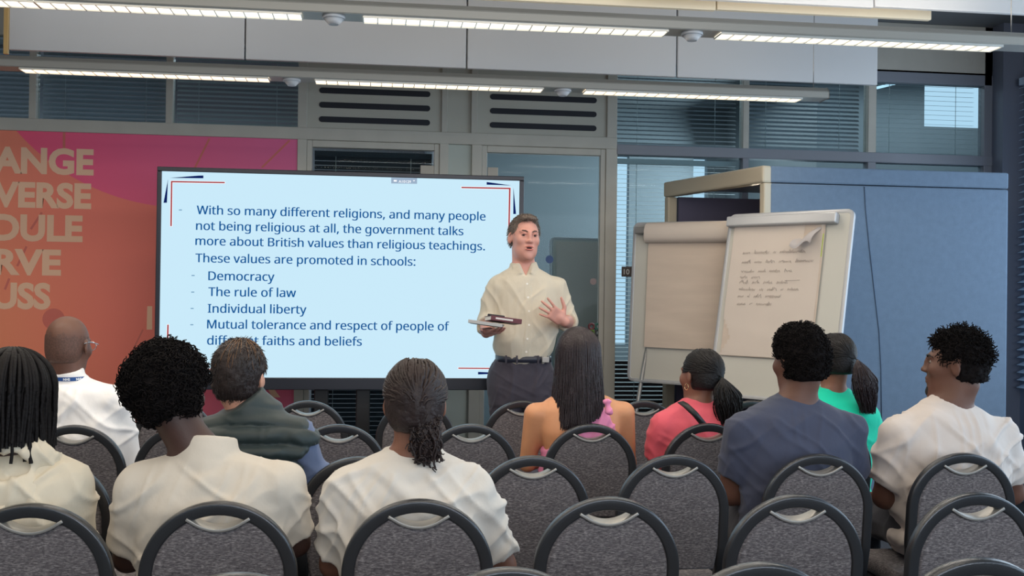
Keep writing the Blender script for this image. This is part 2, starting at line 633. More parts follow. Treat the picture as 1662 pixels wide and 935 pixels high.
# ---- the next room, seen through the glass
b = MB()
b.box((-4.3, 10.6, 0), (1.1, 10.7, ZC)); b.box((1.1, 10.6, 0), (3.7, 10.7, 0.9)); b.box((1.1, 10.6, 2.85), (3.7, 10.7, ZC))
_xs = [1.1]
for _a, _b in ((1000, 1022), (1126, 1149), (1498, 1600)):
    _xs += [at(_a, 220, 10.6)[0], at(_b, 220, 10.6)[0]]
_xs = _xs[:5] + [3.7]
for i in range(0, len(_xs), 2):
    b.box((_xs[i], 10.6, 0.9), (_xs[i + 1], 10.7, 2.85))
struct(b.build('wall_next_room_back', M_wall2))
b = MB()
b.box((5.9, WY, 0), (6.0, 8.4, 0.8)); b.box((5.9, WY, 2.75), (6.0, 8.4, ZC)); b.box((5.9, WY, .8), (6.0, 8.3, 2.75)); b.box((5.9, 8.3, .8), (6.0, 8.4, 2.75))
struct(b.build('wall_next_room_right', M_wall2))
_w0, _w1 = at(1500, 205, 8.3), at(1606, 122, 8.3)
b = MB()
b.box((3.6, 8.3, 0), (6.0, 8.4, _w0[2])); b.box((3.6, 8.3, _w1[2]), (6.0, 8.4, ZC)); b.box((3.6, 8.3, _w0[2]), (_w0[0], 8.4, _w1[2])); b.box((_w1[0], 8.3, _w0[2]), (6.0, 8.4, _w1[2]))
b.box((3.6, 8.4, 0), (3.7, 10.7, ZC))
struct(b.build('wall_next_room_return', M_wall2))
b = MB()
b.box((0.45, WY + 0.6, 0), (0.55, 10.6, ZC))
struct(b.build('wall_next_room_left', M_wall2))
sbox('wall_dado_next_room', (1.62, WY + 0.35, 0.0), (3.3, WY + 0.42, 0.93), M_brown)
A, B = at(1420, 143, 7.5), at(1576, 105, 8.1)
t = thing('tube_lamp', 'bright thin tube lamp in the next room, seen through the upper right pane', 'lamp', tuple(A))
b = MB()
b.tube([(0, 0, 0), tuple(B - A)], 0.012, 8)
b.build('glowing_tube', emat('tube_glow', (200, 235, 255), 1.4), t)
b = MB()
b.tube([(0, 0, 0.025), tuple(B - A + np.array([0, 0, .025]))], 0.02, 6)
for k in (0.15, 0.85):
    q = (B - A) * k
    b.tube([(q[0], q[1], q[2] + .02), (q[0], q[1], ZC - A[2])], 0.004, 5)
b.build('housing', M_alu, t)

# ---- right-hand windows with their blinds
for i, (y0, y1) in enumerate(((-2.67, -0.5), (-0.17, 2.0), (2.33, 4.45), (4.78, 6.72))):
    WIN[0] += 1
    w = struct(MB_box((XR + 0.06, y0, 0.75), (XR + 0.07, y1, 2.95), 'window_%d' % WIN[0], M_glass))
r = thing('venetian_blind', 'pale blue blind on the window at the right edge beside the dark column', 'blind', (XR - 0.04, 6.76, 0.78))
b = MB()
z = 0.03
while z < 2.12:
    b.add([(-.028, -1.7, z - .012), (.028, -1.7, z + .012), (.028, 0.02, z + .012), (-.028, 0.02, z - .012)] + [(-.028, -1.7, z - .010), (.028, -1.7, z + .014), (.028, 0.02, z + .014), (-.028, 0.02, z - .010)],
          [(0, 1, 2, 3), (4, 7, 6, 5), (0, 3, 7, 4), (2, 6, 7, 3), (1, 2, 6, 5), (0, 4, 5, 1)])
    z += 0.052
b.build('slats', mat('blind_pale_blue', (196, 214, 236), 0.5), r)
MB_box((-.03, -1.7, 2.12), (.03, 0.02, 2.17), 'head_rail', MATS['blind_pale_blue'], r)
# ------------------------------------------------------------------ acoustic baffles and lamps under the ceiling
def baffle(Y, pxa, pxb, pya, pyb, th, ztop, m, label, group):
    A, B = at(pxa, pya, Y), at(pxb, pyb, Y)
    z = (A[2] + B[2]) / 2
    o = MB_box((A[0] - (A[0] + B[0]) / 2, 0, 0), (B[0] - (A[0] + B[0]) / 2, th, ztop - z), 'ceiling_baffle', m, bevel=0.004)
    o.location = ((A[0] + B[0]) / 2, Y, z)
    tag(o, label, 'baffle', group)
    b = MB()
    for k in (-0.35, 0.35):
        x = (B[0] - A[0]) * k
        b.tube([(x, th / 2, ztop - z), (x, th / 2, ZC - z)], 0.004, 6)
    b.build('hanger_wire', M_alu, o)
    return o


G1 = 'long white baffles above the screen'
zb = 2.735
for xa, xb, lab in ((14, 396, 'white hanging baffle at the left end of the long row over the screen'), (398.5, 756, 'second white baffle from the left above the screen'),
                    (758.5, 1097, 'third white baffle from the left, over the right half of the screen'), (1099.5, 1424, 'white baffle at the right end of the row, over the flip charts')):
    ya, yb = 80 + (xa - 13) * .0411, 80 + (xb - 13) * .0411
    baffle(6.0, xa, xb, ya, yb, 0.03, 3.28, M_baffle, lab, G1)
baffle(4.6, 560, 1162, -12, 15.5, 0.03, 3.0, M_lamplit, 'lamplit-coloured baffle edge at the top of the photo, left of its joint', 'lamplit-coloured baffles near the top edge')
baffle(4.6, 1164, 1512, 15.5, 32, 0.03, 3.0, M_lamplit, 'lamplit-coloured baffle whose right end shows at the top of the photo', 'lamplit-coloured baffles near the top edge')
baffle(4.45, 1020, 1418, -7, 11.5, 0.03, 3.1, M_baffle, 'white baffle along the very top edge, left of the joint', 'white baffles at the top edge')
baffle(4.45, 1420, 1760, 11.5, 26.5, 0.03, 3.1, M_baffle, 'white baffle in the top right corner', 'white baffles at the top edge')
A = at(10, 12, 5.9); B = at(10, 88, 5.9)
o = MB()
o.box((-0.012, -0.012, 0), (0.012, 0.012, ZC - B[2]))
o = o.build('lit_edge_strip', mat('lit_edge_gold', (214, 178, 120), 0.35, 0.5), loc=(B[0], 5.9, B[2]), bevel=0.002)  # warm-lit left end of the baffles, its light put into a golden strip
tag(o, 'thin upright golden lit-edge rod at the left end of the white baffles', 'strip')

M_lamp = mat('lamp_housing', (158, 156, 150), 0.42, 0.25)
M_louvre = mat('lamp_louvre', (205, 205, 200), 0.3, 0.5)
M_glow = emat('lamp_glow_cool', (255, 246, 226), 1.9)
M_glow2 = emat('lamp_glow_warm', (255, 232, 200), 2.4)


def lamp_run(Y, z, x0, x1, segs, sensors, label, glow, wires, watt):
    r = thing('linear_lamp', label, 'lamp', ((x0 + x1) / 2, Y, z))
    cx = (x0 + x1) / 2
    W = 0.125
    b = MB()
    prof = [(-W / 2, 0.0), (W / 2, 0.0), (W / 2, 0.035), (W / 2 - 0.03, 0.06), (-W / 2 + 0.03, 0.06), (-W / 2, 0.035)]
    n = len(prof)
    P = [(x0 - cx, y, zz) for y, zz in prof] + [(x1 - cx, y, zz) for y, zz in prof]
    b.add(P, [(i, n + i, n + (i + 1) % n, (i + 1) % n) for i in range(n)] + [tuple(reversed(range(n))), tuple(range(n, 2 * n))])
    b.build('housing', M_lamp, r, bevel=0.003)
    for xa, xb in segs:
        g = MB_box((xa - cx, -0.045, -0.004), (xb - cx, 0.045, -0.001), 'light_panel', glow, r)
        b = MB()
        b.box((xa - cx, -0.049, -0.010), (xb - cx, -0.045, 0.0)); b.box((xa - cx, 0.045, -0.010), (xb - cx, 0.049, 0.0))
        k = int((xb - xa) / 0.055)
        for i in range(k + 1):
            x = xa - cx + (xb - xa) * i / k
            b.box((x - 0.002, -0.045, -0.009), (x + 0.002, 0.045, -0.004))
        b.build('louvre', M_louvre, g)
    for xs in sensors:
        b = MB()
        b.cyl((xs - cx, -0.01, -0.012), 0.045, 0.012, 24)
        b.cyl((xs - cx, -0.01, -0.034), 0.02, 0.022, 24, r2=0.04)
        b.build('sensor', mat('sensor_white', (190, 192, 196), 0.5), r)
    for xa, xb in segs:
        for nm, dz, rx, e in (('lamp_light', -.02, 0, watt), ('lamp_uplight', .075, math.pi, watt * .45)):
            ll = area(nm, ((xa + xb) / 2, Y, z + dz), (rx, 0, 0), xb - xa, .09, e * (xb - xa) / 1.2, (1.0, .90, .76))
    b = MB()
    for x in wires:
        b.tube([(x - cx, 0, 0.06), (x - cx, 0, ZC - z)], 0.0025, 5)
    b.build('suspension_wire', M_alu, r)
    return r


Y1, Y2 = 4.2, 5.45
X1 = lambda px: at(px, 2 + px * .0455, Y1)[0]
X2 = lambda px: at(px, 110 + px * .04, Y2)[0]
lamp_run(Y1, at(600, 30, Y1)[2], X1(-420), X1(1760), [(X1(-400), X1(60)), (X1(62), X1(490)), (X1(590), X1(1080)), (X1(1165), X1(1618))], [X1(542), X1(1122)],
         'nearer grey linear lamp with three lit louvres, running across the top of the room', M_glow, [X1(-300), X1(1641)], 9)
lamp_run(Y2, at(700, 138, Y2)[2], X2(-300), X2(1338), [(X2(-290), X2(-40)), (X2(36), X2(437)), (X2(512), X2(880)), (X2(948), X2(1297))], [X2(474), X2(913)],
         'farther grey linear lamp hanging below the white baffles, ending over the flip charts', M_glow2, [X2(-200), X2(1320)], 4.5)

# ------------------------------------------------------------------ the big display
TY = 6.05
tl, tr, blp = at(255, 270, TY), at(851, 284.5, TY), at(247, 634, TY)
x0, x1, z0, z1 = tl[0], tr[0], at(550, 633, TY)[2], tl[2]
cx = (x0 + x1) / 2
tv = thing('display_screen', 'large black-framed display on a stand showing a slide about values', 'display', (cx, TY, 0))
a0, a1 = at(262.5, 278.5, TY), at(843.5, 292.5, TY)
sx0, sx1, sz1 = a0[0] - cx, a1[0] - cx, (a0[2] + a1[2]) / 2
sz0 = at(600, 613.5, TY)[2]
M_bez = mat('display_bezel', (36, 38, 48), 0.35, 0.2)
b = MB()
X0, X1_ = x0 - cx, x1 - cx
b.box((X0, 0.0, sz1), (X1_, 0.07, z1)); b.box((X0, 0.0, z0), (X1_, 0.07, sz0))
b.box((X0, 0.0, sz0), (sx0, 0.07, sz1)); b.box((sx1, 0.0, sz0), (X1_, 0.07, sz1))
b.box((X0 + .03, 0.02, z0 + .03), (X1_ - .03, 0.09, z1 - .03))
b.build('bezel', M_bez, tv, bevel=0.004)


def screen_mat():
    m = bpy.data.materials.new('lit_screen')
    m.use_nodes = True
    nt = m.node_tree
    nt.nodes.remove(nt.nodes['Principled BSDF'])
    e = nt.nodes.new('ShaderNodeEmission')
    e.inputs[0].default_value = lin((206, 239, 255)) + (1,)
    e.inputs[1].default_value = 0.88
    nt.links.new(e.outputs[0], nt.nodes['Material Output'].inputs[0])
    return m


scr = MB_box((sx0, 0.008, sz0), (sx1, 0.012, sz1), 'screen_panel', screen_mat(), tv)
M_navy = emat('slide_navy', (16, 84, 146), 1.0)
M_dnavy = emat('slide_dark_navy', (10, 28, 88), 1.0)
M_red = emat('slide_red', (160, 58, 62), 1.0)
M_wht = emat('slide_white', (250, 252, 255), 1.0)


def S(px, py):
    q = at(px, py, TY)
    return (q[0] - cx, q[2])


LINES = [('With so many different religions, and many people', 319, 788, 350.5, 355), ('not being religious at all, the government talks', 318, 752, 375, 380),
         ('more about British values than religious teachings.', 317, 787, 400, 404), ('These values are promoted in schools:', 317, 674, 427, 430),
         ('Democracy', 338, 445, 455, 456), ('The rule of law', 338, 480, 481, 482), ('Individual liberty', 337, 497, 508, 509),
         ('Mutual tolerance and respect of people of', 336, 729, 534, 536), ('different faiths and beliefs', 336, 587, 560, 561)]
for body, xa, xb, ya, yb in LINES:
    b = MB()
    vs, fs, w, h = text_mesh(body, NOTO, 1.0, 0.0)
    A, B = S(xa, ya), S(xb, yb)
    sx = (B[0] - A[0]) / w
    sy = sx * 0.99
    zb_ = (A[1] + B[1]) / 2
    for dx in (0.0, .0011, .0022):
        b.add([(A[0] + x * sx + dx - .0011, 0.0068 - dx * .05, zb_ + y * sy) for x, y in vs], fs)
    b.build('slide_text', M_navy, scr)


def quad(b, pts, y=0.0066):
    q = [S(*p) for p in pts]
    b.add([(x, y, z) for x, z in q], [tuple(range(len(q)))])


b = MB()
for x, y in ((290, 340.5), (310.5, 447), (310, 474), (309, 500.5), (308.5, 527)):
    b = MB()
    quad(b, [(x, y + 1), (x + 5, y + 1), (x + 5, y - .6), (x, y - .6)])
    b.build('slide_dash', emat('slide_dash_blue', (110, 150, 180), 1.0), scr)
for pts in ([(276, 367), (278.5, 367), (279.5, 293.5), (277, 293.5)], [(277, 295.8), (364.5, 297.3), (364.5, 295), (277, 293.5)],
            [(749, 305.2), (829, 307), (829, 304.6), (749, 303)], [(825, 374), (827.5, 374), (829, 305), (826.3, 305)],
            [(270, 563), (273, 563), (273.5, 527), (271, 527)], [(272, 600.3), (360, 600.3), (360, 598.6), (272, 598.6)], [(744, 598.8), (830, 599.5), (830, 597.5), (744, 596.8)],
            [(822, 599), (824.5, 599), (825, 530), (822.5, 530)]):
    b = MB(); w_ = MB()
    quad(b, pts)
    c = np.mean(pts, axis=0)
    quad(w_, [tuple(c + (np.array(p) - c) + np.sign(np.array(p) - c) * 0.7) for p in pts], 0.0072)
    b.build('slide_red_line', M_red, scr)
    w_.build('slide_white_outline', M_wht, scr)
b = MB()
for pts in ([(275, 288.6), (329.8, 289.2), (329.8, 284.6), (322, 284.8)], [(265, 329), (270.5, 329), (272.3, 290.5)], [(790, 299.6), (830.5, 300.8), (790, 295.2)],
            [(833.3, 347.3), (837.8, 347.3), (833.6, 304)], [(259.5, 560), (264.5, 560), (264.5, 556.5), (259.5, 556.5)], [(776, 608), (830, 606), (776, 603.8)], [(829, 600), (833, 560), (829, 560)]):
    b = MB()
    quad(b, pts)
    b.build('slide_navy_wedge', M_dnavy, scr)
b = MB()
quad(b, [(635, 297.5), (677, 298.2), (677, 289), (635, 288)])
tb = b.build('slide_toolbar', emat('toolbar_grey', (150, 170, 192), 1.0), scr)
vs, fs, w, h = text_mesh('A10129', None, 1.0, 0.01)
A, B = S(647, 296.4), S(667, 296.8)
b = MB()
b.add([(A[0] + x * (B[0] - A[0]) / w, 0.0060, A[1] + y * (B[0] - A[0]) / w * .95) for x, y in vs], fs)
quad(b, [(639, 294.5), (644, 294.6), (644, 292), (639, 291.9)], 0.006); quad(b, [(670.5, 292.3), (673.5, 292.3), (672, 294.6)], 0.006)
b.build('toolbar_text', M_wht, scr)
st = MB()
st.box((-0.16, 0.10, 0.06), (-0.08, 0.17, 1.5)); st.box((0.08, 0.10, 0.06), (0.16, 0.17, 1.5)); st.box((-0.4, 0.085, 1.2), (0.4, 0.105, 1.6)); st.box((-0.16, .11, .5), (.16, .16, .62))
st.build('stand_column', M_black, tv, bevel=0.006)
st = MB()
st.box((-0.6, 0.10, 0.02), (0.6, 0.18, 0.08)); st.box((-0.6, -0.22, 0.02), (-0.52, 0.45, 0.08)); st.box((0.52, -0.22, 0.02), (0.6, 0.45, 0.08))
st.build('stand_base', M_black, tv, bevel=0.006)
for x in (-.56, .56):
    for y in (-.2, .43):
        b = MB(); b.cyl((x - .012, y, 0.02), 0.02, 0.024, 12, 'x'); b.build('caster', M_black, tv)

# ------------------------------------------------------------------ meeting booth at the right
M_felt = mat('booth_felt', (104, 124, 147), 0.95, var=0.06, vscale=25, bump=0.15, bscale=250)
M_felt_in = mat('booth_inner_felt', (84, 82, 104), 0.95)
M_trimc = mat('booth_trim', (186, 176, 156), 0.5)
px0, py0, px1, py1, pxf, pyf, pz = 2.25, 5.84, 3.74, 6.86, 1.94, 6.86, 2.165
pod = thing('meeting_booth', 'tall blue-grey felt meeting booth with slanted cream roof edge and downlight', 'booth', (px0, py0, 0))
pr = lambda x, y: (x - px0, y - py0)
b = MB()
b.box((0, 0, 0.0), (px1 - px0, 0.07, pz - 0.10))
b.build('front_panel', M_felt, pod, bevel=0.012)
b = MB()
b.box((px1 - px0 - 0.07, 0.07, 0.0), (px1 - px0, 1.02, pz - 0.1))
b.build('end_panel', M_felt, pod, bevel=0.012)
b = MB()
b.box((pxf - px0 + .05, 0.97, 0.0), (px1 - px0 - .07, 1.02, pz - 0.1))
b.build('back_panel', M_felt_in, pod)
b = MB()
b.box((0.0, 0.0, pz - 0.096), (px1 - px0, 0.075, pz))
b.build('roof_band', M_felt, pod, bevel=0.01)
b = MB()
poly = [(0.02, 0.03), (px1 - px0 - .02, 0.03), (px1 - px0 - .02, 1.0), (pxf - px0 + .02, 1.0)]
n = 4
b.add([(x, y, pz - 0.055) for x, y in poly] + [(x, y, pz - 0.01) for x, y in poly], [(3, 2, 1, 0), (4, 5, 6, 7)] + [(i, (i + 1) % 4, 4 + (i + 1) % 4, 4 + i) for i in range(4)])
b.build('roof', mat('booth_roof', (120, 112, 122), 0.8), pod)
d = Vector((pxf - px0, pyf - py0, 0)); L = d.length; ang = math.atan2(d.y, d.x)
R_ = Matrix.Rotation(ang, 4, 'Z')
b = MB(); b.box((0.0, -0.02, pz - 0.10), (L, 0.05, pz), M=R_)
b.build('roof_edge', M_trimc, pod, bevel=0.012)
b = MB(); b.box((0.0, -0.03, 0), (0.045, 0.04, pz - 0.10), M=R_); b.box((L - 0.05, -0.03, 0), (L, 0.04, pz - 0.10), M=R_)
b.build('opening_frame', M_trimc, pod, bevel=0.008)
dl_ = at(1230, 314, 6.12)
b = MB(); b.cyl((dl_[0] - px0, dl_[1] - py0, pz - 0.062), 0.045, 0.007, 20)
b.build('downlight', emat('downlight_glow', (255, 236, 205), 6.0), pod)
lp = bpy.data.lights.new('booth_downlight', 'POINT'); lp.energy = 1.2; lp.color = (1, .85, .65); lp.shadow_soft_size = .04
lo = bpy.data.objects.new('booth_downlight', lp); lo.location = (dl_[0], dl_[1], pz - 0.10); COL.objects.link(lo)
b = MB()
pts = [at(x, y, 5.838) for x, y in ((1403, 303), (1405, 340), (1411, 400), (1420, 480), (1427, 540), (1430, 600), (1431, 680))]
b.tube([(q[0] - px0, -0.001, q[2]) for q in pts], 0.0035, 6)
b.build('seam', mat('booth_seam', (70, 88, 112), 0.9), pod)

# ------------------------------------------------------------------ flip charts
M_board = mat('whiteboard', (196, 194, 186), 0.35)
M_bframe = mat('board_frame', (178, 180, 184), 0.35, 0.3)
M_paper = mat('flip_paper', (206, 194, 184), 0.85, var=0.02, vscale=4)
M_paper2 = mat('flip_paper_used', (202, 186, 172), 0.85, var=0.05, vscale=3, stretch=(1, 1, 6))
M_ink = mat('marker_ink', (166, 154, 152), 0.8)


def flipchart(cxyz, yaw, lean, W, H, roll, label):
    r = thing('flip_chart', label, 'flip chart', (cxyz[0], cxyz[1], 0), yaw)
    # board frame: x right, y out of the back, z up, leaning back
    Mb = Matrix.Translation((0, 0, cxyz[2])) @ Matrix.Rotation(-lean, 4, 'X') @ Matrix.Rotation(roll, 4, 'Y')
    rr = 0.03
    n = 6
    poly = []
    for cx_, cz_, a0_ in ((W / 2 - rr, -H / 2 + rr, -90), (W / 2 - rr, H / 2 - rr, 0), (-W / 2 + rr, H / 2 - rr, 90), (-W / 2 + rr, -H / 2 + rr, 180)):
        for i in range(n + 1):
            a = math.radians(a0_ + 90 * i / n)
            poly.append((cx_ + rr * math.cos(a), cz_ + rr * math.sin(a)))
    b = MB(); b.prism(poly, 0.0, 0.02, Mb, bev=0.004)
    b.build('board', M_board, r)
    b = MB()
    path = [Mb @ Vector((x, 0.008, z)) for x, z in poly]
    N = (Mb.to_3x3() @ Vector((0, -1, 0)))
    b.sweep(path, [(-0.011, -0.012), (0.011, -0.012), (0.011, 0.010), (-0.011, 0.010)], N, closed=True)
    b.build('board_frame', M_bframe, r, bevel=0.003)
    return r, Mb


def legs(r, Mb, W, H, cz):
    for x, y, tx, ty in ((-0.22, 0.02, -0.33, -0.18), (0.22, 0.02, 0.33, -0.18), (0, 0.06, 0.0, 0.30)):
        b = MB()
        p = Mb @ Vector((x, 0.035, -0.1))
        b.tube([p, (tx, ty, 0.01)], 0.013, 10)
        b.build('leg', M_alu, r)
    b = MB()
    b.box((-0.05, 0.022, -0.4), (0.05, 0.05, H / 2 - .05), M=Mb)
    b.build('back_rail', M_alu, r)
    b = MB()
    b.box((-W / 2 + .05, -0.03, -H / 2 - .012), (W / 2 - .05, 0.0, -H / 2 + .002), M=Mb)
    b.build('pen_tray', M_bframe, r, bevel=0.002)


W, H = 0.697, 0.99
r, Mb = flipchart((1.87, 6.3, 1.36), -0.72, 0.047, W, H, 0.009, 'farther flip chart with a blank sheet rolled over its top')
legs(r, Mb, W, H, 1.36)
b = MB(); b.box((-W / 2 + .02, -0.045, H / 2 - .065), (W / 2 - .02, 0.0, H / 2 - .02), M=Mb)
b.build('clamp_bar', M_alu, r, bevel=0.006)


def paper(b, x0, x1, z0, z1, Mb, wav=0.004, y0=-0.014, nx=16, nz=24, skip=None):
    P = []
    for j in range(nz + 1):
        for i in range(nx + 1):
            x = x0 + (x1 - x0) * i / nx; z = z0 + (z1 - z0) * j / nz
            y = y0 - wav * (0.6 + 0.5 * math.sin(z * 37 + 2 * math.sin(x * 5)) * math.sin(x * 3 + z * 11)) * (1 - j / nz * .5)
            P.append(tuple(Mb @ Vector((x, y, z))))
    F = []
    for j in range(nz):
        for i in range(nx):
            if skip and skip((i + .5) / nx, (j + .5) / nz):
                continue
            F.append((j * (nx + 1) + i, j * (nx + 1) + i + 1, (j + 1) * (nx + 1) + i + 1, (j + 1) * (nx + 1) + i))
    b.add(P, F, 0, True)


b = MB()
paper(b, -0.24, 0.32, -0.285, H / 2 - .05, Mb, 0.006)
b.build('paper_pad', M_paper2, r)
b = MB()
prof = [(-0.014, H / 2 - .125), (-0.05, H / 2 - .12), (-0.066, H / 2 - .09), (-0.068, H / 2 - .05), (-0.055, H / 2 - .012), (-0.02, H / 2 + .006), (0.02, H / 2 + .004), (0.035, H / 2 - .05), (0.037, H / 2 - .5)]
P = []
for y, z in prof:
    for x in (-0.25, 0.32):
        P.append(tuple(Mb @ Vector((x, y, z))))
b.add(P, [(2 * i, 2 * i + 1, 2 * i + 3, 2 * i + 2) for i in range(len(prof) - 1)], 0, True)
b.build('rolled_sheets', M_paper, r)

W, H = 0.753, 1.055
r, Mb = flipchart((2.218, 5.6, 1.358), -0.881, 0.2, W, H, 0.003, 'nearer tilted flip chart with handwriting and a torn curled corner')
legs(r, Mb, W, H, 1.358)
b = MB(); b.box((-W / 2 + .0, -0.05, H / 2 - .075), (W / 2 - .07, 0.0, H / 2 - .015), M=Mb)
b.build('clamp_bar', M_bframe, r, bevel=0.008)
b = MB()
def torn(u, v):
    return (u < 0.10 and v < 0.26 and u < 0.10 * (1 - abs(v - .14) / .14)) or (u > 0.80 and v > 0.86 and u < .97 and (u - .80) * 0.5 + .86 < v < .985)
paper(b, -0.335, 0.225, -0.30, H / 2 - .06, Mb, 0.003, nx=40, nz=60, skip=torn)
b.build('paper_sheet', M_paper, r)
b = MB()
paper(b, -0.33, 0.235, -0.303, H / 2 - .06, Mb, 0.0, y0=-0.0125, nx=6, nz=6)
b.build('paper_pad', M_paper2, r)
# the curled torn flap
b = MB()
P = []
for j in range(9):
    t = j / 8
    ang = t * math.pi * 1.15
    for i in range(9):
        u = i / 8
        base = Vector((0.09 + 0.125 * u, 0, H / 2 - .10 - 0.05 * (1 - u) - 0.02 * math.sin(u * 6)))
        rad = 0.03
        q = base + Vector((-0.006 * j * .6, -0.016 - rad * (1 - math.cos(ang)), -0.095 * t * (0.55 + .45 * u) + 0.01 * math.sin(ang)))
        P.append(tuple(Mb @ q))
b.add(P, [(j * 9 + i, j * 9 + i + 1, (j + 1) * 9 + i + 1, (j + 1) * 9 + i) for j in range(8) for i in range(8)], 0, True)
b.build('torn_flap', mat('flip_paper_back', (184, 178, 178), 0.85), r)
# handwriting
b = MB()
rng = random.Random(3)
LN = [(0.29, [.05, .10, .02, .16]), (0.235, [.06, .05, .06, .08, .11]), (0.18, [.09, .05, .07, .05]), (0.145, [.05, .06]), (0.115, [.06, .05, .06, .07]), (0.075, [.11, .03, .06, .02, .07]), (0.035, [.04, .02, .05, .10]), (-0.01, [.06, .02, .10])]
for z, ws in LN:
    x = -0.255
    for w in ws:
        pts = []
        k = max(4, int(w / 0.0045))
        for i in range(k):
            up = 0.012 if i % 2 else 0.0
            up += rng.uniform(-.002, .003) + (0.009 if rng.random() < .15 else 0)
            pts.append(Mb @ Vector((x + w * i / k + rng.uniform(-.001, .001), -0.0205, z + up + (x + .25) * .01)))
        b.tube(pts, 0.0011, 4)
        x += w + 0.022
    if z == 0.115:
        b.tube([Mb @ Vector((.03, -.0205, .135)), Mb @ Vector((.12, -.0205, .137))], 0.001, 4)
b.build('handwriting', M_ink, r)
b = MB(); b.box((0.226, -0.016, 0.27), (0.229, -0.013, 0.40), M=Mb)
b.build('page_marker', mat('marker_green', (170, 200, 60), 0.6), r)

# ------------------------------------------------------------------ small things on and behind the glass
def sticker(name, px, py, rpx, m, label, ring=None):
    q = at(px, py, WY - 0.0)
    b = MB(); rr = rpx / (1700 / 7.0)
    b.cyl((0, 0, 0), rr, 0.002, 24, 'y')
    o = b.build(name, m, loc=(q[0], WY + 0.0015, q[2]))
    tag(o, label, 'sticker')
    return o
sticker('glass_sticker', 892, 421, 6.5, mat('sticker_blue', (44, 76, 130), 0.5), 'round dark blue sticker on the glass door beside the presenter')
sticker('glass_sticker', 963, 457, 5.5, mat('sticker_pink', (150, 132, 132), 0.5), 'round dull pink sticker on the glass door')
q = at(965, 535, WY)
cl = thing('clover_sign', 'four-ring multicoloured clover sticker low on the glass door', 'sticker', (q[0], WY + 0.0005, q[2]))
for (dx, dz, c) in ((-.021, .021, (120, 60, 66)), (.021, .021, (50, 110, 96)), (-.021, -.021, (110, 140, 60)), (.021, -.021, (60, 60, 64))):
    b = MB()
    b.tube([(dx + .018 * math.cos(a * math.pi / 10), 0, dz + .018 * math.sin(a * math.pi / 10)) for a in range(20)], 0.008, 6, closed=True)
    b.build('ring', mat('ring_%d' % c[0], c, 0.5), cl)
# number plate
q = at(1017, 441, WY)
npz = thing('number_plate', 'small brown plate reading 10 on the glass beside the flip chart', 'sign', (q[0], WY, q[2]))
MB_box((-0.035, -0.006, -0.035), (0.055, 0.006, 0.035), 'plate', mat('plate_brown', (92, 82, 78), 0.5), npz, 0.003)
vs, fs, w, h = text_mesh('10', None, 0.05, 0.001)
b = MB(); b.add([(x - 0.022, -0.0075, y - 0.018) for x, y in vs], fs)
b.build('digits', mat('plate_digits', (225, 225, 225), 0.5), npz)
# chart stand in the next room, seen through the door glass
r, Mb2 = flipchart((1.52, 7.75, 1.30), 0.12, 0.06, 0.46, 1.05, 0, 'pale flip chart in the next room, seen through the glass door')
legs(r, Mb2, 0.46, 1.05, 1.3)
b = MB(); paper(b, -.2, .2, -.45, .5, Mb2, 0.006); b.build('paper_pad', M_paper, r)

# ------------------------------------------------------------------ chairs
def chair_fabric():
    m = bpy.data.materials.new('chair_fabric')
    m.use_nodes = True
    nt = m.node_tree
    bs = nt.nodes['Principled BSDF']
    bs.inputs['Roughness'].default_value = 0.9
    bs.inputs['Sheen Weight'].default_value = 0.15
    tc = nt.nodes.new('ShaderNodeTexCoord')
    mp = nt.nodes.new('ShaderNodeMapping'); mp.inputs['Scale'].default_value = (55, 55, 190)
    nt.links.new(tc.outputs['Object'], mp.inputs[0])
    n = nt.nodes.new('ShaderNodeTexNoise'); n.inputs['Scale'].default_value = 1.6; n.inputs['Detail'].default_value = 5; n.inputs['Roughness'].default_value = .7
    nt.links.new(mp.outputs[0], n.inputs['Vector'])
    r = nt.nodes.new('ShaderNodeValToRGB')
    e = r.color_ramp.elements
    e[0].position, e[0].color = 0.34, lin((62, 58, 62)) + (1,)
    e[1].position, e[1].color = 0.70, lin((156, 150, 150)) + (1,)
    q = e.new(0.52); q.color = lin((104, 99, 102)) + (1,)
    nt.links.new(n.outputs['Fac'], r.inputs[0])
    nt.links.new(r.outputs[0], bs.inputs['Base Color'])
    bp = nt.nodes.new('ShaderNodeBump'); bp.inputs['Strength'].default_value = .35; bp.inputs['Distance'].default_value = .004
    nt.links.new(n.outputs['Fac'], bp.inputs['Height']); nt.links.new(bp.outputs[0], bs.inputs['Normal'])
    return m


M_fab = chair_fabric()
M_cfr = mat('chair_frame_metal', (74, 76, 80), 0.28, 0.7, bump=0.06, bscale=260)
M_chr = mat('chair_chrome', (168, 166, 162), 0.42, 0.6)
CHT, CW = 0.865, 0.392


def arch(R, zc, zb, n=28, taper=0.0):
    pts = [(-R + taper, zb), (-R, zc - 0.12), (-R, zc)]
    pts += [(-R * math.cos(math.pi * i / n), zc + R * math.sin(math.pi * i / n)) for i in range(1, n)]
    pts += [(R, zc), (R, zc - 0.12), (R - taper, zb)]
    return pts


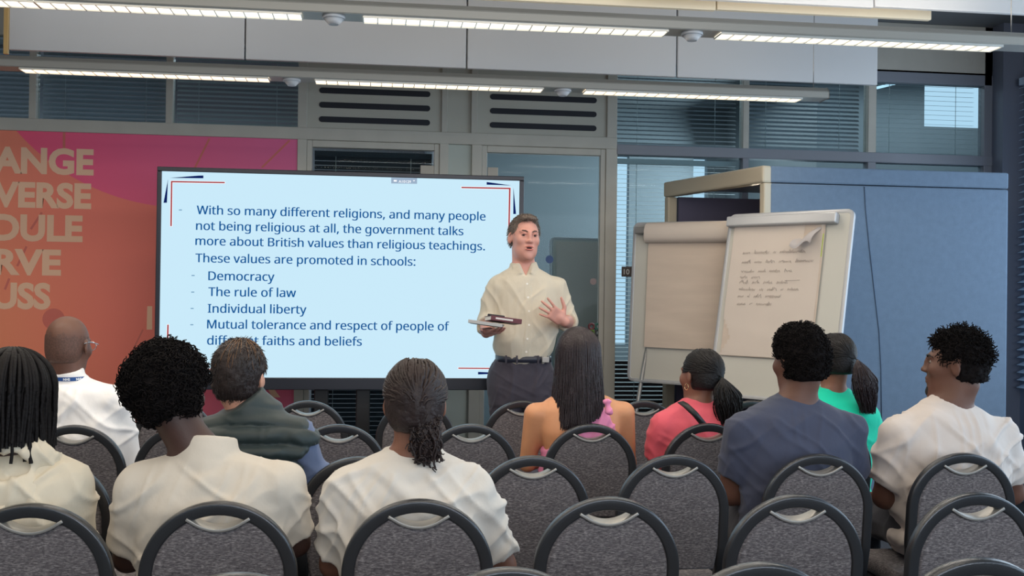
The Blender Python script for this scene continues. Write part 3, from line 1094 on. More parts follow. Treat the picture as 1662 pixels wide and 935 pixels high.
def make_chair(label, group):
    r = thing('banquet_chair', label, 'chair', (0, 0, 0), 0, group)
    kids = []
    lean = Matrix.Translation((0, 0, 0)) @ Matrix.Shear('XY', 4, (0, 0)) if False else None
    # the back leans: y grows towards the sitter lower down
    def lean_pt(p):
        return Vector((p[0], p[1] + (CHT - p[2]) * 0.10, p[2]))
    R = CW / 2 - 0.017
    zc = CHT - CW / 2
    b = MB()
    path = [lean_pt((x, 0.0, z)) for x, z in arch(R, zc, 0.40, 32, 0.012)]
    prof = []
    hw, hd, rc = 0.0165, 0.014, 0.006
    for cx_, cy_, a0_ in ((hw - rc, hd - rc, 0), (-hw + rc, hd - rc, 90), (-hw + rc, -hd + rc, 180), (hw - rc, -hd + rc, 270)):
        for i in range(4):
            a = math.radians(a0_ + 30 * i)
            prof.append((cx_ + rc * math.cos(a), cy_ + rc * math.sin(a)))
    b.sweep(path, prof, (0, 1, 0.1))
    kids.append(b.build('back_frame', M_cfr, r))
    # padded back with the grip cut-out under the arch
    Ri = CW / 2 - 0.030
    a_lens = math.radians(62)
    n = 24
    outline = [(-Ri + .012, 0.47), (Ri - .012, 0.47), (Ri, zc - 0.12)]
    for i in range(n + 1):
        a = a_lens * i / n
        outline.append((Ri * math.cos(a), zc + Ri * math.sin(a)))
    xr, zr = outline[-1]
    lens = []
    for i in range(1, 16):
        t = i / 16
        x = xr * (1 - 2 * t)
        lens.append((x * 0.93, zr - 0.030 * math.sin(math.pi * t) ** 0.75 + 0.004))
    outline += lens
    for i in range(n + 1):
        a = a_lens * (n - i) / n
        outline.append((-Ri * math.cos(a), zc + Ri * math.sin(a)))
    outline.append((-Ri, zc - 0.12))
    b = MB()
    b.prism(outline, -0.012, 0.040, bev=0.012)
    b.v = [tuple(lean_pt(p)) for p in b.v]
    kids.append(b.build('back_pad', M_fab, r))
    b = MB()
    pts = [lean_pt((x, -0.006, z + 0.003)) for x, z in [(xr, zr + .004)] + lens + [(-xr, zr + .004)]]
    b.sweep(pts, [(-0.005, -0.011), (0.003, -0.011), (0.003, 0.036), (-0.005, 0.036)], (0, 1, 0.1))
    kids.append(b.build('grip_trim', M_chr, r, bevel=0.0015))
    # seat
    poly = []
    sw, sd, rr = 0.205, 0.19, 0.07
    for cx_, cy_, a0_ in ((sw - rr, -sd + rr * .5, -90), (sw - rr, sd - rr, 0), (-sw + rr, sd - rr, 90), (-sw + rr, -sd + rr * .5, 180)):
        for i in range(7):
            a = math.radians(a0_ + 15 * i)
            poly.append((cx_ + rr * math.cos(a), cy_ + rr * (0.5 if a0_ in (-90, 180) else 1) * math.sin(a)))
    b = MB()
    Ms = Matrix.Translation((0, 0.262, 0.0)) @ Matrix(((1, 0, 0, 0), (0, 0, 1, 0), (0, 1, 0, 0), (0, 0, 0, 1)))
    b.prism([(x, y) for x, y in poly], 0.372, 0.43, Ms, bev=0.02)
    bm = bmesh.new(); me = b.mesh('seat'); bm.from_mesh(me); bmesh.ops.recalc_face_normals(bm, faces=bm.faces); bm.to_mesh(me); bm.free()
    kids.append(link('seat', me, M_fab, r))
    b = MB()
    b.tube([(-.19, .07, .362), (.19, .07, .362), (.19, .43, .362), (-.19, .43, .362)], 0.011, 8, closed=True)
    kids.append(b.build('seat_frame', M_cfr, r))
    for sx in (-1, 1):
        b = MB(); b.tube([(sx * (R - .012), 0.0465, 0.41), (sx * (R - .005), 0.05, 0.2), (sx * (R + .01), 0.0, 0.0)], 0.0135, 8)
        kids.append(b.build('leg', M_cfr, r))
        b = MB(); b.tube([(sx * .185, .42, .365), (sx * .19, .44, 0.0)], 0.0125, 8)
        kids.append(b.build('leg', M_cfr, r))
    for k in kids:
        KIDS.setdefault(r.name, []).append(k)
    return r


ROWS = {'E': 2.01, 'D': 2.70, 'C': 3.41, 'B': 4.26, 'A': 5.2}
CH = [
    ('E', 385, 926, 'chair top at the bottom edge, below the chair of the cream polo'), ('E', 825, 918, 'chair top at the bottom edge, between the white tee and the empty chair'),
    ('E', 1235, 914, 'chair top at the bottom edge, in front of the navy tee'), ('E', 1590, 914, 'chair top at the bottom edge, in the right corner'),
    ('D', 50, 818, 'chair of the person with black locs and cream hoodie at left'), ('D', 355, 812, 'chair of the curly-haired person in a cream polo'),
    ('D', 680, 810, 'chair of the person with braids in a white tee'), ('D', 988, 805, 'big empty chair in the middle right of the white tee'),
    ('D', 1293, 803, 'big empty chair right behind the navy tee man'), ('D', 1585, 799, 'big empty chair in the right corner behind the beige tee man'),
    ('C', 77, 745, 'chair partly hidden behind the hooded person at left'), ('C', 337, 741, 'chair of the man in the dark green padded vest, hidden by the polo'),
    ('C', 583, 740, 'empty chair mostly hidden by the left side of the white tee'), ('C', 865, 737, 'empty chair directly right of the white tee shoulder'),
    ('C', 1095, 735, 'empty chair behind the coral top woman, left of navy tee man'), ('C', 1330, 737, 'chair of the man in the navy tee'), ('C', 1565, 740, 'chair of the man in the beige tee'),
    ('B', 120, 690, 'chair of the bald man in a white shirt'), ('B', 299, 690, 'nearer of the two chairs showing between bald man and polo'),
    ('B', 550, 685, 'empty chair below the left part of the display, right of the vest man'), ('B', 765, 685, 'empty chair right of the braided head'),
    ('B', 960, 687, 'chair of the long-haired woman in a pink halter top'), ('B', 1150, 688, 'chair of the ponytailed woman in a coral top'), ('B', 1347, 690, 'chair of the woman in green, mostly behind the navy tee man'),
    ('A', 282, 652, 'farther of the two chairs showing between bald man and polo'), ('A', 500, 650, 'empty front-row chair under the display, right of the vest man'),
    ('A', 675, 655, 'empty front-row chair half hidden by the braided head'), ('A', 848, 648, 'empty front-row chair before the legs of the presenter'),
    ('A', 1045, 650, 'empty front-row chair below the blank flip chart'), ('A', 1220, 651, 'empty front-row chair below the written flip chart'),
]
proto = None
CHX = {}
for row, px, py, lab in CH:
    Y = ROWS[row]
    X = at(px, py, Y)[0]
    CHX[(row, px)] = X
    lab = 'grey upholstered ' + lab
    if proto is None:
        proto = o = make_chair(lab, 'banquet chairs in rows')
    else:
        o = copy_tree(proto)
        o['label'] = lab
    o.location = (X, Y, 0)
    o.rotation_euler = (0, 0, math.radians(((px * 37) % 7 - 3) * 0.5))
# ------------------------------------------------------------------ people: smooth fields meshed as one continuous surface
def rotm(yaw=0, pitch=0, roll=0):
    return np.array((Matrix.Rotation(math.radians(yaw), 3, 'Z') @ Matrix.Rotation(math.radians(pitch), 3, 'X') @ Matrix.Rotation(math.radians(roll), 3, 'Y')))


class Field:
    def __init__(s, lo, hi, h):
        s.lo = np.array(lo, float); s.h = h
        s.n = np.ceil((np.array(hi) - s.lo) / h).astype(int) + 1
        s.F = np.full(s.n, 0.5, np.float32)

    def sl(s, lo, hi, m):
        a = np.clip(np.floor((np.array(lo) - m - s.lo) / s.h).astype(int), 0, s.n)
        b = np.clip(np.ceil((np.array(hi) + m - s.lo) / s.h).astype(int) + 1, 0, s.n)
        if np.any(b <= a):
            return None
        ax = [(s.lo[i] + s.h * np.arange(a[i], b[i])).astype(np.float32) for i in range(3)]
        return tuple(slice(a[i], b[i]) for i in range(3)), (ax[0][:, None, None], ax[1][None, :, None], ax[2][None, None, :])

    def op(s, prim, k=0.01, sub=False):
        fn, lo, hi = prim
        r = s.sl(lo, hi, k * 1.2 + 3 * s.h)
        if r is None:
            return s
        idx, (X, Y, Z) = r
        d = fn(X, Y, Z)
        a = s.F[idx]
        if sub:
            d = -d
            if k > 0:
                q = np.maximum(k - np.abs(a - d), 0) / k
                s.F[idx] = np.maximum(a, d) + q * q * k * 0.25
            else:
                s.F[idx] = np.maximum(a, d)
        else:
            if k > 0:
                q = np.maximum(k - np.abs(a - d), 0) / k
                s.F[idx] = np.minimum(a, d) - q * q * k * 0.25
            else:
                s.F[idx] = np.minimum(a, d)
        return s

    def mesh(s, smooth=1):
        F = s.F
        ins = F < 0
        c = np.zeros(np.array(F.shape) - 1, np.uint8)
        offs = [(i, j, k) for i in (0, 1) for j in (0, 1) for k in (0, 1)]
        for i, j, k in offs:
            c += ins[i:i + c.shape[0], j:j + c.shape[1], k:k + c.shape[2]]
        act = (c > 0) & (c < 8)
        ids = np.full(c.shape, -1, np.int64)
        cells = np.argwhere(act)
        ids[act] = np.arange(len(cells))
        acc = np.zeros((len(cells), 3)); cnt = np.zeros(len(cells))
        val = {o: F[cells[:, 0] + o[0], cells[:, 1] + o[1], cells[:, 2] + o[2]].astype(float) for o in offs}
        for o in offs:
            for ax in range(3):
                if o[ax] == 0:
                    p = list(o); p[ax] = 1
                    a, b = val[o], val[tuple(p)]
                    m = (a < 0) != (b < 0)
                    t = np.where(m, a / np.where(m, a - b, 1), 0)
                    pos = np.tile(np.array(o, float), (len(cells), 1)); pos[:, ax] = t
                    acc[m] += pos[m]; cnt[m] += 1
        V = s.lo + (cells + acc / cnt[:, None]) * s.h
        quads = []
        for ax in range(3):
            a0, a1 = [q for q in range(3) if q != ax]
            A = np.take(ins, range(0, F.shape[ax] - 1), ax); B = np.take(ins, range(1, F.shape[ax]), ax)
            E = np.argwhere(A != B)
            E = E[(E[:, a0] > 0) & (E[:, a1] > 0) & (E[:, a0] < F.shape[a0] - 1) & (E[:, a1] < F.shape[a1] - 1)]
            if not len(E):
                continue
            fl = A[E[:, 0], E[:, 1], E[:, 2]]
            def g(d0, d1):
                q = E.copy(); q[:, a0] += d0; q[:, a1] += d1
                return ids[q[:, 0], q[:, 1], q[:, 2]]
            Q = np.stack([g(-1, -1), g(0, -1), g(0, 0), g(-1, 0)], 1)
            if ax == 1:
                fl = ~fl
            Q[~fl] = Q[~fl][:, ::-1]
            quads.append(Q)
        Q = np.concatenate(quads)
        for _ in range(smooth):
            ac = np.zeros_like(V); cn = np.zeros(len(V))
            for i in range(4):
                a, b = Q[:, i], Q[:, (i + 1) % 4]
                for k in range(3):
                    ac[:, k] += np.bincount(a, V[b, k], len(V)) + np.bincount(b, V[a, k], len(V))
                cn += np.bincount(a, minlength=len(V)) + np.bincount(b, minlength=len(V))
            V = V * 0.4 + 0.6 * ac / np.maximum(cn, 1)[:, None]
        return V, Q


def normals(V, Q):
    a = V[Q[:, 2]] - V[Q[:, 0]]; b = V[Q[:, 3]] - V[Q[:, 1]]
    fn = np.cross(a, b)
    N = np.zeros_like(V)
    for i in range(4):
        for k in range(3):
            N[:, k] += np.bincount(Q[:, i], fn[:, k], len(V))
    return N / np.maximum(np.linalg.norm(N, axis=1), 1e-12)[:, None]


def vq_mesh(name, V, Q):
    me = bpy.data.meshes.new(name)
    me.vertices.add(len(V)); me.vertices.foreach_set('co', V.astype(np.float32).ravel())
    me.loops.add(Q.size); me.loops.foreach_set('vertex_index', Q.astype(np.int32).ravel())
    me.polygons.add(len(Q)); me.polygons.foreach_set('loop_start', (np.arange(len(Q)) * 4).astype(np.int32))
    me.polygons.foreach_set('use_smooth', np.ones(len(Q), bool))
    me.update(calc_edges=True)
    return me


def vnoise(P, seed=0):
    I = np.floor(P).astype(np.int64); f = P - I
    f = f * f * (3 - 2 * f)
    def hsh(i):
        n = i[:, 0] * 73856093 ^ i[:, 1] * 19349663 ^ i[:, 2] * 83492791 ^ (seed * 2654435761 & 0xffffffff)
        n = (n ^ (n >> 13)) * 1274126177 & 0xffffffff
        n = (n ^ (n >> 16)) * 2246822519 & 0xffffffff
        return (n & 0xffff) / 32767.5 - 1
    r = 0
    for i in (0, 1):
        for j in (0, 1):
            for k in (0, 1):
                w = (f[:, 0] if i else 1 - f[:, 0]) * (f[:, 1] if j else 1 - f[:, 1]) * (f[:, 2] if k else 1 - f[:, 2])
                r = r + w * hsh(I + np.array([i, j, k]))
    return r


# -- primitives: (function, lo, hi)
def rc(a, b, r1, r2):
    a = np.array(a, float); b = np.array(b, float); ba = b - a; L2 = float(ba @ ba) + 1e-12
    def fn(X, Y, Z):
        px, py, pz = X - a[0], Y - a[1], Z - a[2]
        t = np.clip((px * ba[0] + py * ba[1] + pz * ba[2]) / L2, 0, 1)
        return np.sqrt((px - t * ba[0]) ** 2 + (py - t * ba[1]) ** 2 + (pz - t * ba[2]) ** 2) - (r1 + (r2 - r1) * t)
    m = max(r1, r2)
    return fn, np.minimum(a, b) - m, np.maximum(a, b) + m


def sleeve(a, b, r1, r2):
    """round at a, cut flat at b"""
    a = np.array(a, float); b = np.array(b, float); ba = b - a; L = float(np.linalg.norm(ba))
    def fn(X, Y, Z):
        px, py, pz = X - a[0], Y - a[1], Z - a[2]
        tt = (px * ba[0] + py * ba[1] + pz * ba[2]) / (L * L)
        t = np.clip(tt, 0, 1.5)
        d = np.sqrt((px - t * ba[0]) ** 2 + (py - t * ba[1]) ** 2 + (pz - t * ba[2]) ** 2) - (r1 + (r2 - r1) * t)
        return np.maximum(d, (tt - 1) * L)
    m = max(r1, r2)
    return fn, np.minimum(a, b) - m, np.maximum(a, b) + m


def ell(c, r, R=None, M=None):
    c = np.array(c, float); r = np.array(r, float)
    R = np.eye(3) if R is None else R
    if M is not None:
        c = M[0] @ (c * M[2]) + M[1]; r = r * M[2]; R = M[0] @ R
    e = np.abs(R) @ r
    def fn(X, Y, Z):
        px, py, pz = X - c[0], Y - c[1], Z - c[2]
        q = [R[0, i] * px + R[1, i] * py + R[2, i] * pz for i in range(3)]
        k0 = np.sqrt(sum((q[i] / r[i]) ** 2 for i in range(3)))
        k1 = np.sqrt(sum((q[i] / r[i] ** 2) ** 2 for i in range(3)))
        return k0 * (k0 - 1) / np.maximum(k1, 1e-6)
    return fn, c - e, c + e


def rbox(c, hs, rad, R=None, M=None):
    c = np.array(c, float); hs = np.array(hs, float)
    R = np.eye(3) if R is None else R
    if M is not None:
        c = M[0] @ (c * M[2]) + M[1]; hs = hs * M[2]; rad = rad * M[2]; R = M[0] @ R
    e = np.abs(R) @ hs
    def fn(X, Y, Z):
        px, py, pz = X - c[0], Y - c[1], Z - c[2]
        q = [np.abs(R[0, i] * px + R[1, i] * py + R[2, i] * pz) - (hs[i] - rad) for i in range(3)]
        o = np.sqrt(sum(np.maximum(v, 0) ** 2 for v in q))
        return o + np.minimum(np.maximum(np.maximum(q[0], q[1]), q[2]), 0) - rad
    return fn, c - e, c + e


def loft(tab, infl=0.0, n=2.5):
    """tab rows (z, cx, cy, a, b) from top to bottom or bottom to top"""
    T = np.array(sorted(tab), float)
    zz = np.linspace(T[0, 0], T[-1, 0], 160)
    C = [np.interp(zz, T[:, 0], T[:, i]) for i in (1, 2, 3, 4)]
    ker = np.hanning(13); ker /= ker.sum()
    C = [np.convolve(np.pad(c, 6, 'edge'), ker, 'valid') for c in C]
    z0, z1 = T[0, 0] - infl, T[-1, 0] + infl * .5
    def fn(X, Y, Z):
        cx, cy, a, b = [np.interp(Z, zz, c) for c in C]
        a = a + infl; b = b + infl
        q = (np.abs((X - cx) / a) ** n + np.abs((Y - cy) / b) ** n) ** (1 / n)
        d = (q - 1) * np.minimum(a, b) * 0.9
        return np.maximum(np.maximum(d, z0 - Z), Z - z1)
    am, bm = C[2].max() + infl, C[3].max() + infl
    return fn, (C[0].min() - am, C[1].min() - bm, z0), (C[0].max() + am, C[1].max() + bm, z1)


def torus(c, R, ra, rb, r):
    """elliptical ring (ra, rb) in the plane of rotation matrix R"""
    c = np.array(c, float)
    def fn(X, Y, Z):
        px, py, pz = X - c[0], Y - c[1], Z - c[2]
        q = [R[0, i] * px + R[1, i] * py + R[2, i] * pz for i in range(3)]
        k = np.sqrt((q[0] / ra) ** 2 + (q[1] / rb) ** 2)
        return np.sqrt(((k - 1) * min(ra, rb)) ** 2 + q[2] ** 2) - r
    m = max(ra, rb) + r
    return fn, c - m, c + m


def head_ops(f, M, female=False):
    """M = (rotation, centre, scale); local: y to the face, z up"""
    o = f.op
    o(ell((0, -.014, .034), (.0755, .097, .089), M=M), .01)
    o(ell((0, .030, -.016), (.062, .066, .088), M=M), .03)
    o(ell((0, .044, -.072), (.044 if not female else .038, .044, .040), M=M), .03)
    o(ell((0, .083, -.098), (.020, .014, .016), M=M), .022)                          # chin
    o(ell((0, .082, .034), (.050, .016, .012), M=M), .018)                           # brow
    for s in (-1, 1):
        o(ell((s * .041, .066, -.014), (.022, .026, .024), M=M), .02)                # cheek
        o(ell((s * .031, .101, .013), (.0165, .011, .0105), M=M), .012, True)        # socket
    o(ell((0, .098, .006), (.0085, .014, .026), M=M), .012)                          # nose bridge
    o(ell((0, .110, -.018), (.0125, .0125, .011), M=M), .010)                        # nose tip
    for s in (-1, 1):
        o(ell((s * .012, .100, -.021), (.0085, .010, .008), M=M), .006)
    o(ell((0, .093, -.047), (.024, .012, .0065), M=M), .006)                         # lips
    o(ell((0, .091, -.061), (.021, .012, .0070), M=M), .006)
    for s in (-1, 1):                                                                # ears
        R = np.array(Matrix.Rotation(s * math.radians(20), 3, 'Z') @ Matrix.Rotation(math.radians(-8), 3, 'X'))
        o(ell((s * .079, -.004, .000), (.0085, .019, .032), R, M), .006)
        o(ell((s * .086, .003, .004), (.006, .010, .019), R, M), .006, True)


def hand_prims(W, Rm, side=1, curl=25, spread=6, s=1.0, thumb=(0.75, 0.62, 0.15)):
    """W wrist, Rm columns: x = thumb side, y = along the fingers, z = back of the hand"""
    W = np.array(W, float)
    P = lambda v: W + Rm @ (np.array(v, float) * s)
    pr = [(rc(P((0, -.01, 0)), P((0, .03, 0)), .024 * s, .026 * s), .012), (rbox(P((0, .055, 0)), np.array((.040, .044, .0135)) * s, .012 * s, Rm), .014)]
    tips = []
    for i, (x, L, r) in enumerate(((.030, .070, .0088), (.0105, .080, .0090), (-.0105, .074, .0086), (-.030, .060, .0078))):
        p = np.array((x, .092 - .006 * abs(i - 1.2), 0.002))
        sp = math.radians(spread * (1.5 - i))
        a = math.radians(curl * (0.6 + .25 * i))
        ang = a * .6
        for k, fr in enumerate((.45, .32, .23)):
            d = np.array((math.sin(sp) * math.cos(ang), math.cos(sp) * math.cos(ang), -math.sin(ang)))
            q = p + d * L * fr
            pr.append((rc(P(p), P(q), r * s * (1 - .08 * k), r * s * (.92 - .08 * k)), .003))
            p = q
            ang += a
        tips.append(P(p))
    t = np.array(thumb, float); t /= np.linalg.norm(t)
    p0 = np.array((.026, .018, -.006)); p1 = p0 + t * .040; t2 = t * .8 + np.array((-.12, .55, -.05)); t2 /= np.linalg.norm(t2); p2 = p1 + t2 * .032; p3 = p2 + t2 * .024
    pr += [(rc(P(p0), P(p1), .0145 * s, .0115 * s), .010), (rc(P(p1), P(p2), .011 * s, .0098 * s), .003), (rc(P(p2), P(p3), .0096 * s, .0078 * s), .003)]
    return pr


SKIN = {}


def skin(name, rgb):
    m = mat('skin_' + name, rgb, 0.5, var=0.06, vscale=14, bump=0.06, bscale=260, spec=.4)
    m.node_tree.nodes['Principled BSDF'].inputs['Subsurface Weight'].default_value = 0.08
    m.node_tree.nodes['Principled BSDF'].inputs['Subsurface Radius'].default_value = (.02, .008, .004)
    return m


def cloth(name, rgb, rough=.85, bump=.22):
    return mat('cloth_' + name, rgb, rough, var=0.035, vscale=6, bump=bump, bscale=22, stretch=(1.2, 1.2, .8), sheen=.1)


def wrinkle(V, N, amp, seed=0, freq=9.0, keep=None, angs=(38, -42, 75)):
    """soft folds pushed out along the normals"""
    rng = np.random.default_rng(seed)
    W = V + 0.03 * np.stack([vnoise(V * 6, seed + i) for i in range(3)], 1)
    d = 0
    for k, (ax, fr, am) in enumerate(((angs[0], 1.0, 1.0), (angs[1], 1.35, .9), (angs[2], 1.8, .5))):
        a = math.radians(ax + rng.uniform(-8, 8))
        c, s_ = math.cos(a), math.sin(a)
        u = W[:, 0] * c + W[:, 2] * s_; v = -W[:, 0] * s_ + W[:, 2] * c
        Q = np.stack([u * freq * .33 * fr, W[:, 1] * freq * .7, v * freq * 1.6 * fr], 1)
        n = vnoise(Q + 11 * k, seed + 7 * k)
        d = d + am * (np.maximum(0, 1 - 2.4 * np.abs(n)) ** 1.4 - .22)
    w = amp * 2.0 * d
    if keep is not None:
        w = w * keep
    return V + N * w[:, None]


HS = 0.0065       # field step for seated people
GP = 'people seated in the audience'


def person_frame(row_y, px, py, phi=0.0, dy=0.26):
    X = at(px, py, row_y + dy - .04)[0]
    return np.array((X, row_y + dy, 0.0)), math.radians(phi)


class Fig:
    """a person: base point on the floor, local frame facing +y"""

    def __init__(s, base, phi):
        s.base, s.phi = np.array(base, float), phi
        c, sn = math.cos(phi), math.sin(phi)
        s.Rl = np.array(((c, -sn, 0), (sn, c, 0), (0, 0, 1)))

    def L(s, px, py, Y):
        return s.Rl.T @ (at(px, py, Y) - s.base)

    def W(s, P):
        return s.Rl @ np.array(P) + s.base

    def put(s, name, V, Q, m, parent=None):
        me = vq_mesh(name, V, Q)
        o = link(name, me, m, parent)
        if parent is None:
            o.location = s.base
            o.rotation_euler = (0, 0, s.phi)
        return o


def bands(f, zz, d):
    return np.interp(d, zz, f)


def seated(label, row, cx, sil, head, sh, el, skin_m, shirt_m, phi=0, dY=.22, bw=1.0, short=True, trousers=(40, 42, 52), sleeve_frac=.72, amp=.0045, seed=1, female=False,
           neck_r=.056, collar=None, hs=1.0, arm=1.0, sleeveless=False, infl=.012, chest=1.0, wr=None, quilt=False, sleeve_m=None, thigh=None):
    """sil: (py, x_left, x_right) of the clothed torso; head: (px, py, dY, yaw, pitch, roll); sh / el: left and right shoulder and elbow (px, py[, dY])"""
    ry = ROWS[row]
    Yp = ry + dY
    base, ph = person_frame(ry, cx, sil[0][0])
    F = Fig(base, ph)
    tab = []
    top = None
    for py, xl, xr in sil:
        a, b = F.L(xl, py, Yp), F.L(xr, py, Yp)
        if top is None:
            top = (a[2] + b[2]) / 2
        z = (a[2] + b[2]) / 2
        d = top - z
        bb = np.interp(d, (0, .02, .05, .10, .2, .4), (.050, .062, .082, .102, .118, .12)) * chest
        cy = Yp - base[1] + np.interp(d, (0, .06, .15, .35), (.028, .008, -.004, .01))
        tab.append((z, (a[0] + b[0]) / 2, cy, (b[0] - a[0]) / 2 - infl, bb - infl * .6))
    zl = tab[-1][0]
    if zl > .62:
        tab.append((.60, tab[-1][1] * .6, Yp - base[1] + .02, tab[-1][3] * 1.0, .118 * chest))
    tab += [(.54, 0, 0.0, .165 * bw, .12), (.47, 0, .02, .165 * bw, .12), (.455, 0, .02, .15 * bw, .105)]
    hc = F.L(head[0], head[1], Yp + head[2])
    Rh = rotm(head[3], head[4], head[5])
    Mh = (Rh, hc, hs)
    nb = np.array((tab[0][1], tab[0][2] + .0, tab[0][0] - .045))
    nt = hc + Rh @ np.array((0, -.022, -.055)) * hs
    S = [F.L(p[0], p[1], Yp + (p[2] if len(p) > 2 else .0)) for p in sh]
    E = [F.L(p[0], p[1], Yp + (p[2] if len(p) > 2 else .07)) for p in el]
    ra = .047 * arm
    Wr = [np.array((-.11, .22, .635)), np.array((.11, .22, .635))]
    if wr:
        Wr = [np.array(w) for w in wr]
    th = thigh or {'D': .312, 'C': .39, 'B': .44}[row]
    hip = [np.array((-.09, .03, .535)), np.array((.09, .03, .535))]
    kn = [np.array((-.12, th, .515)), np.array((.12, th, .515))]
    tuck = .068 if row == 'D' else 0
    an = [np.array((-.12, th + .02 - tuck, .09)), np.array((.12, th + .02 - tuck, .09))]
    lo = np.array((-.38, -.26, -.01)); hi = np.array((.38, .74, hc[2] + .17))
    allx = [p[0] for p in S + E] + [hc[0]]
    lo[0] = min(lo[0], min(allx) - .12); hi[0] = max(hi[0], max(allx) + .12)
    f = Field(lo, hi, HS)
    f.op(loft(tab), .02)
    f.op(rc(nb, nt, neck_r * 1.08, neck_r * .98), .03)
    f.op(rc(nb + np.array((0, .01, -.02)), nb + (nt - nb) * .25, neck_r * 1.35, neck_r), .03)
    head_ops(f, Mh, female)
    for i in (0, 1):
        f.op(rc(S[i], E[i], ra * 1.08, ra * .82), .03)
        f.op(rc(E[i], Wr[i], ra * .84, ra * .58), .015)
        d = np.array((0.0, .9, -.25)); d /= np.linalg.norm(d)
        xs = np.array((1.0 if i == 0 else -1.0, 0, 0))
        Rm = np.stack([xs, d, np.cross(xs, d)], 1)
        if Rm[2, 2] < 0:
            Rm[:, 2] *= -1
        for pr, k in hand_prims(Wr[i] + d * .015, Rm, 1, 12, 5, 1.0 if not female else .9):
            f.op(pr, k)
        f.op(rc(hip[i], kn[i], .078, .056), .03)
        f.op(rc(kn[i], an[i], .054, .036), .02)
        f.op(rc(an[i], an[i] + np.array((0, .12, -.045)), .034, .026), .02)
    V, Q = f.mesh(2)
    body = F.put('person', V, Q, skin_m)
    tag(body, label, 'person', None)
    # trousers and shoes
    f = Field((-.34, -.16, -.01), (.34, .74, .63), .009)
    f.op(loft([(.61, 0, 0.0, .15 * bw, .115), (.54, 0, 0.0, .168 * bw, .125), (.47, 0, .02, .168 * bw, .12), (.458, 0, .02, .155 * bw, .11)], .012), .01)
    for i in (0, 1):
        f.op(rc(hip[i], kn[i], .088, .067), .03)
        f.op(sleeve(kn[i], an[i] + np.array((0, 0, -.02)), .066, .056), .02)
    V, Q = f.mesh(2)
    V = wrinkle(V, normals(V, Q), .002, seed + 3)
    F.put('trousers', V, Q, cloth('trousers_%d_%d_%d' % trousers, trousers), body)
    for i in (0, 1):
        f = Field(an[i] + np.array((-.06, -.10, -.095)), an[i] + np.array((.06, .20, .05)), .007)
        f.op(rc(an[i] + (0, 0, -.01), an[i] + (0, .02, -.05), .046, .044), .01)
        f.op(rc(an[i] + (0, -.03, -.05), an[i] + (0, .14, -.058), .040, .034), .02)
        V, Q = f.mesh(1)
        V[:, 2] = np.maximum(V[:, 2], .001)
        F.put('shoe', V, Q, mat('shoe_dark', (40, 38, 40), .5), body)
    # top garment
    f = Field(lo, hi, HS)
    top_tab = [t for t in tab if t[0] > .46]
    if not sleeveless:
        f.op(loft(top_tab, infl), .02)
        f.op(sleeve(nb + np.array((0, .01, -.02)), nb + (nt - nb) / np.linalg.norm(nt - nb) * (.040 if not collar else .01), neck_r * 1.36 + infl * .9, neck_r * (1.10 if not collar else 1.3) + infl * .6), .02)
        for i in (0, 1):
            fr = sleeve_frac if short else .97
            en = S[i] + (E[i] - S[i]) * fr
            if short:
                f.op(sleeve(S[i], en, ra * 1.08 + infl, ra * .90 + infl * 1.6), .035)
            else:
                f.op(rc(S[i], E[i], ra * 1.08 + infl, ra * .84 + infl * 1.1), .035)
                f.op(sleeve(E[i], E[i] + (Wr[i] - E[i]) * .95, ra * .84 + infl, ra * .6 + infl), .015)
        if collar:
            collar(f, nb, nt, neck_r, tab)
        else:
            ax = (nt - nb) / np.linalg.norm(nt - nb)
            R_ = np.array(Vector(ax).to_track_quat('Z', 'Y').to_matrix())
            f.op(torus(nb + ax * .040, R_, neck_r * 1.10, neck_r * 1.10, .0085), .006)
        V, Q = f.mesh(2)
        N = normals(V, Q)
        keep = np.clip((tab[0][0] - .01 - V[:, 2]) / .05, .1, 1)
        if quilt:
            arm_d = np.minimum(np.linalg.norm(V - S[0], axis=1), np.linalg.norm(V - S[1], axis=1))
            q = np.abs(np.sin((V[:, 2] + .25 * np.abs(V[:, 0] - tab[3][1]) * 0.35 + .012 * vnoise(V * 9, 4)) * math.pi / .056)) ** .6
            V = V + N * ((q - .6) * .030 * keep * np.clip((arm_d - .04) / .08, 0, 1))[:, None]
        V = wrinkle(V, N, amp, seed, keep=keep)
        F.put('shirt', V, Q, shirt_m, body)
    return F, body, Mh, dict(tab=tab, nb=nb, nt=nt, S=S, E=E, Wr=Wr, ra=ra, lo=lo, hi=hi)


# -- hair
def hl(M, P):
    return (np.asarray(P) * M[2]) @ M[0].T + M[1]


def cap_field(M, t=.008, front=(.045, .062), zlow=-.05, extra=(), noise=0.0, nf=30, h=.006, seed=0, ears=True):
    """close hair: the skull pushed out, cut at the hairline (local front y, z) and at zlow"""
    f = Field((-.17, -.19, -.20), (.17, .17, .20), h)
    I = (np.eye(3), np.zeros(3), 1.0)
    f.op(ell((0, -.014, .034), (.0755 + t, .097 + t, .089 + t)), .0)
    f.op(ell((0, -.035, -.02), (.068 + t * .6, .066 + t, .07)), .02)
    for p, k in extra:
        f.op(p, k)
    f.op(rbox((0, front[0] + .1, front[1] - .2), (.2, .1, .2), .02), .012, True)
    f.op(rbox((0, 0, zlow - .2), (.3, .3, .2), .01), .01, True)
    if ears:
        for s in (-1, 1):
            f.op(ell((s * .085, .010, -.012), (.022, .026, .036)), .01, True)
            f.op(rbox((s * .09, .08, -.06), (.05, .075, .08), .02), .01, True)
    V, Q = f.mesh(1)
    if noise:
        N = normals(V, Q)
        V = V + N * (noise * vnoise(V * nf, seed) + noise * .6 * vnoise(V * nf * 2.3, seed + 1))[:, None]
    return V, Q


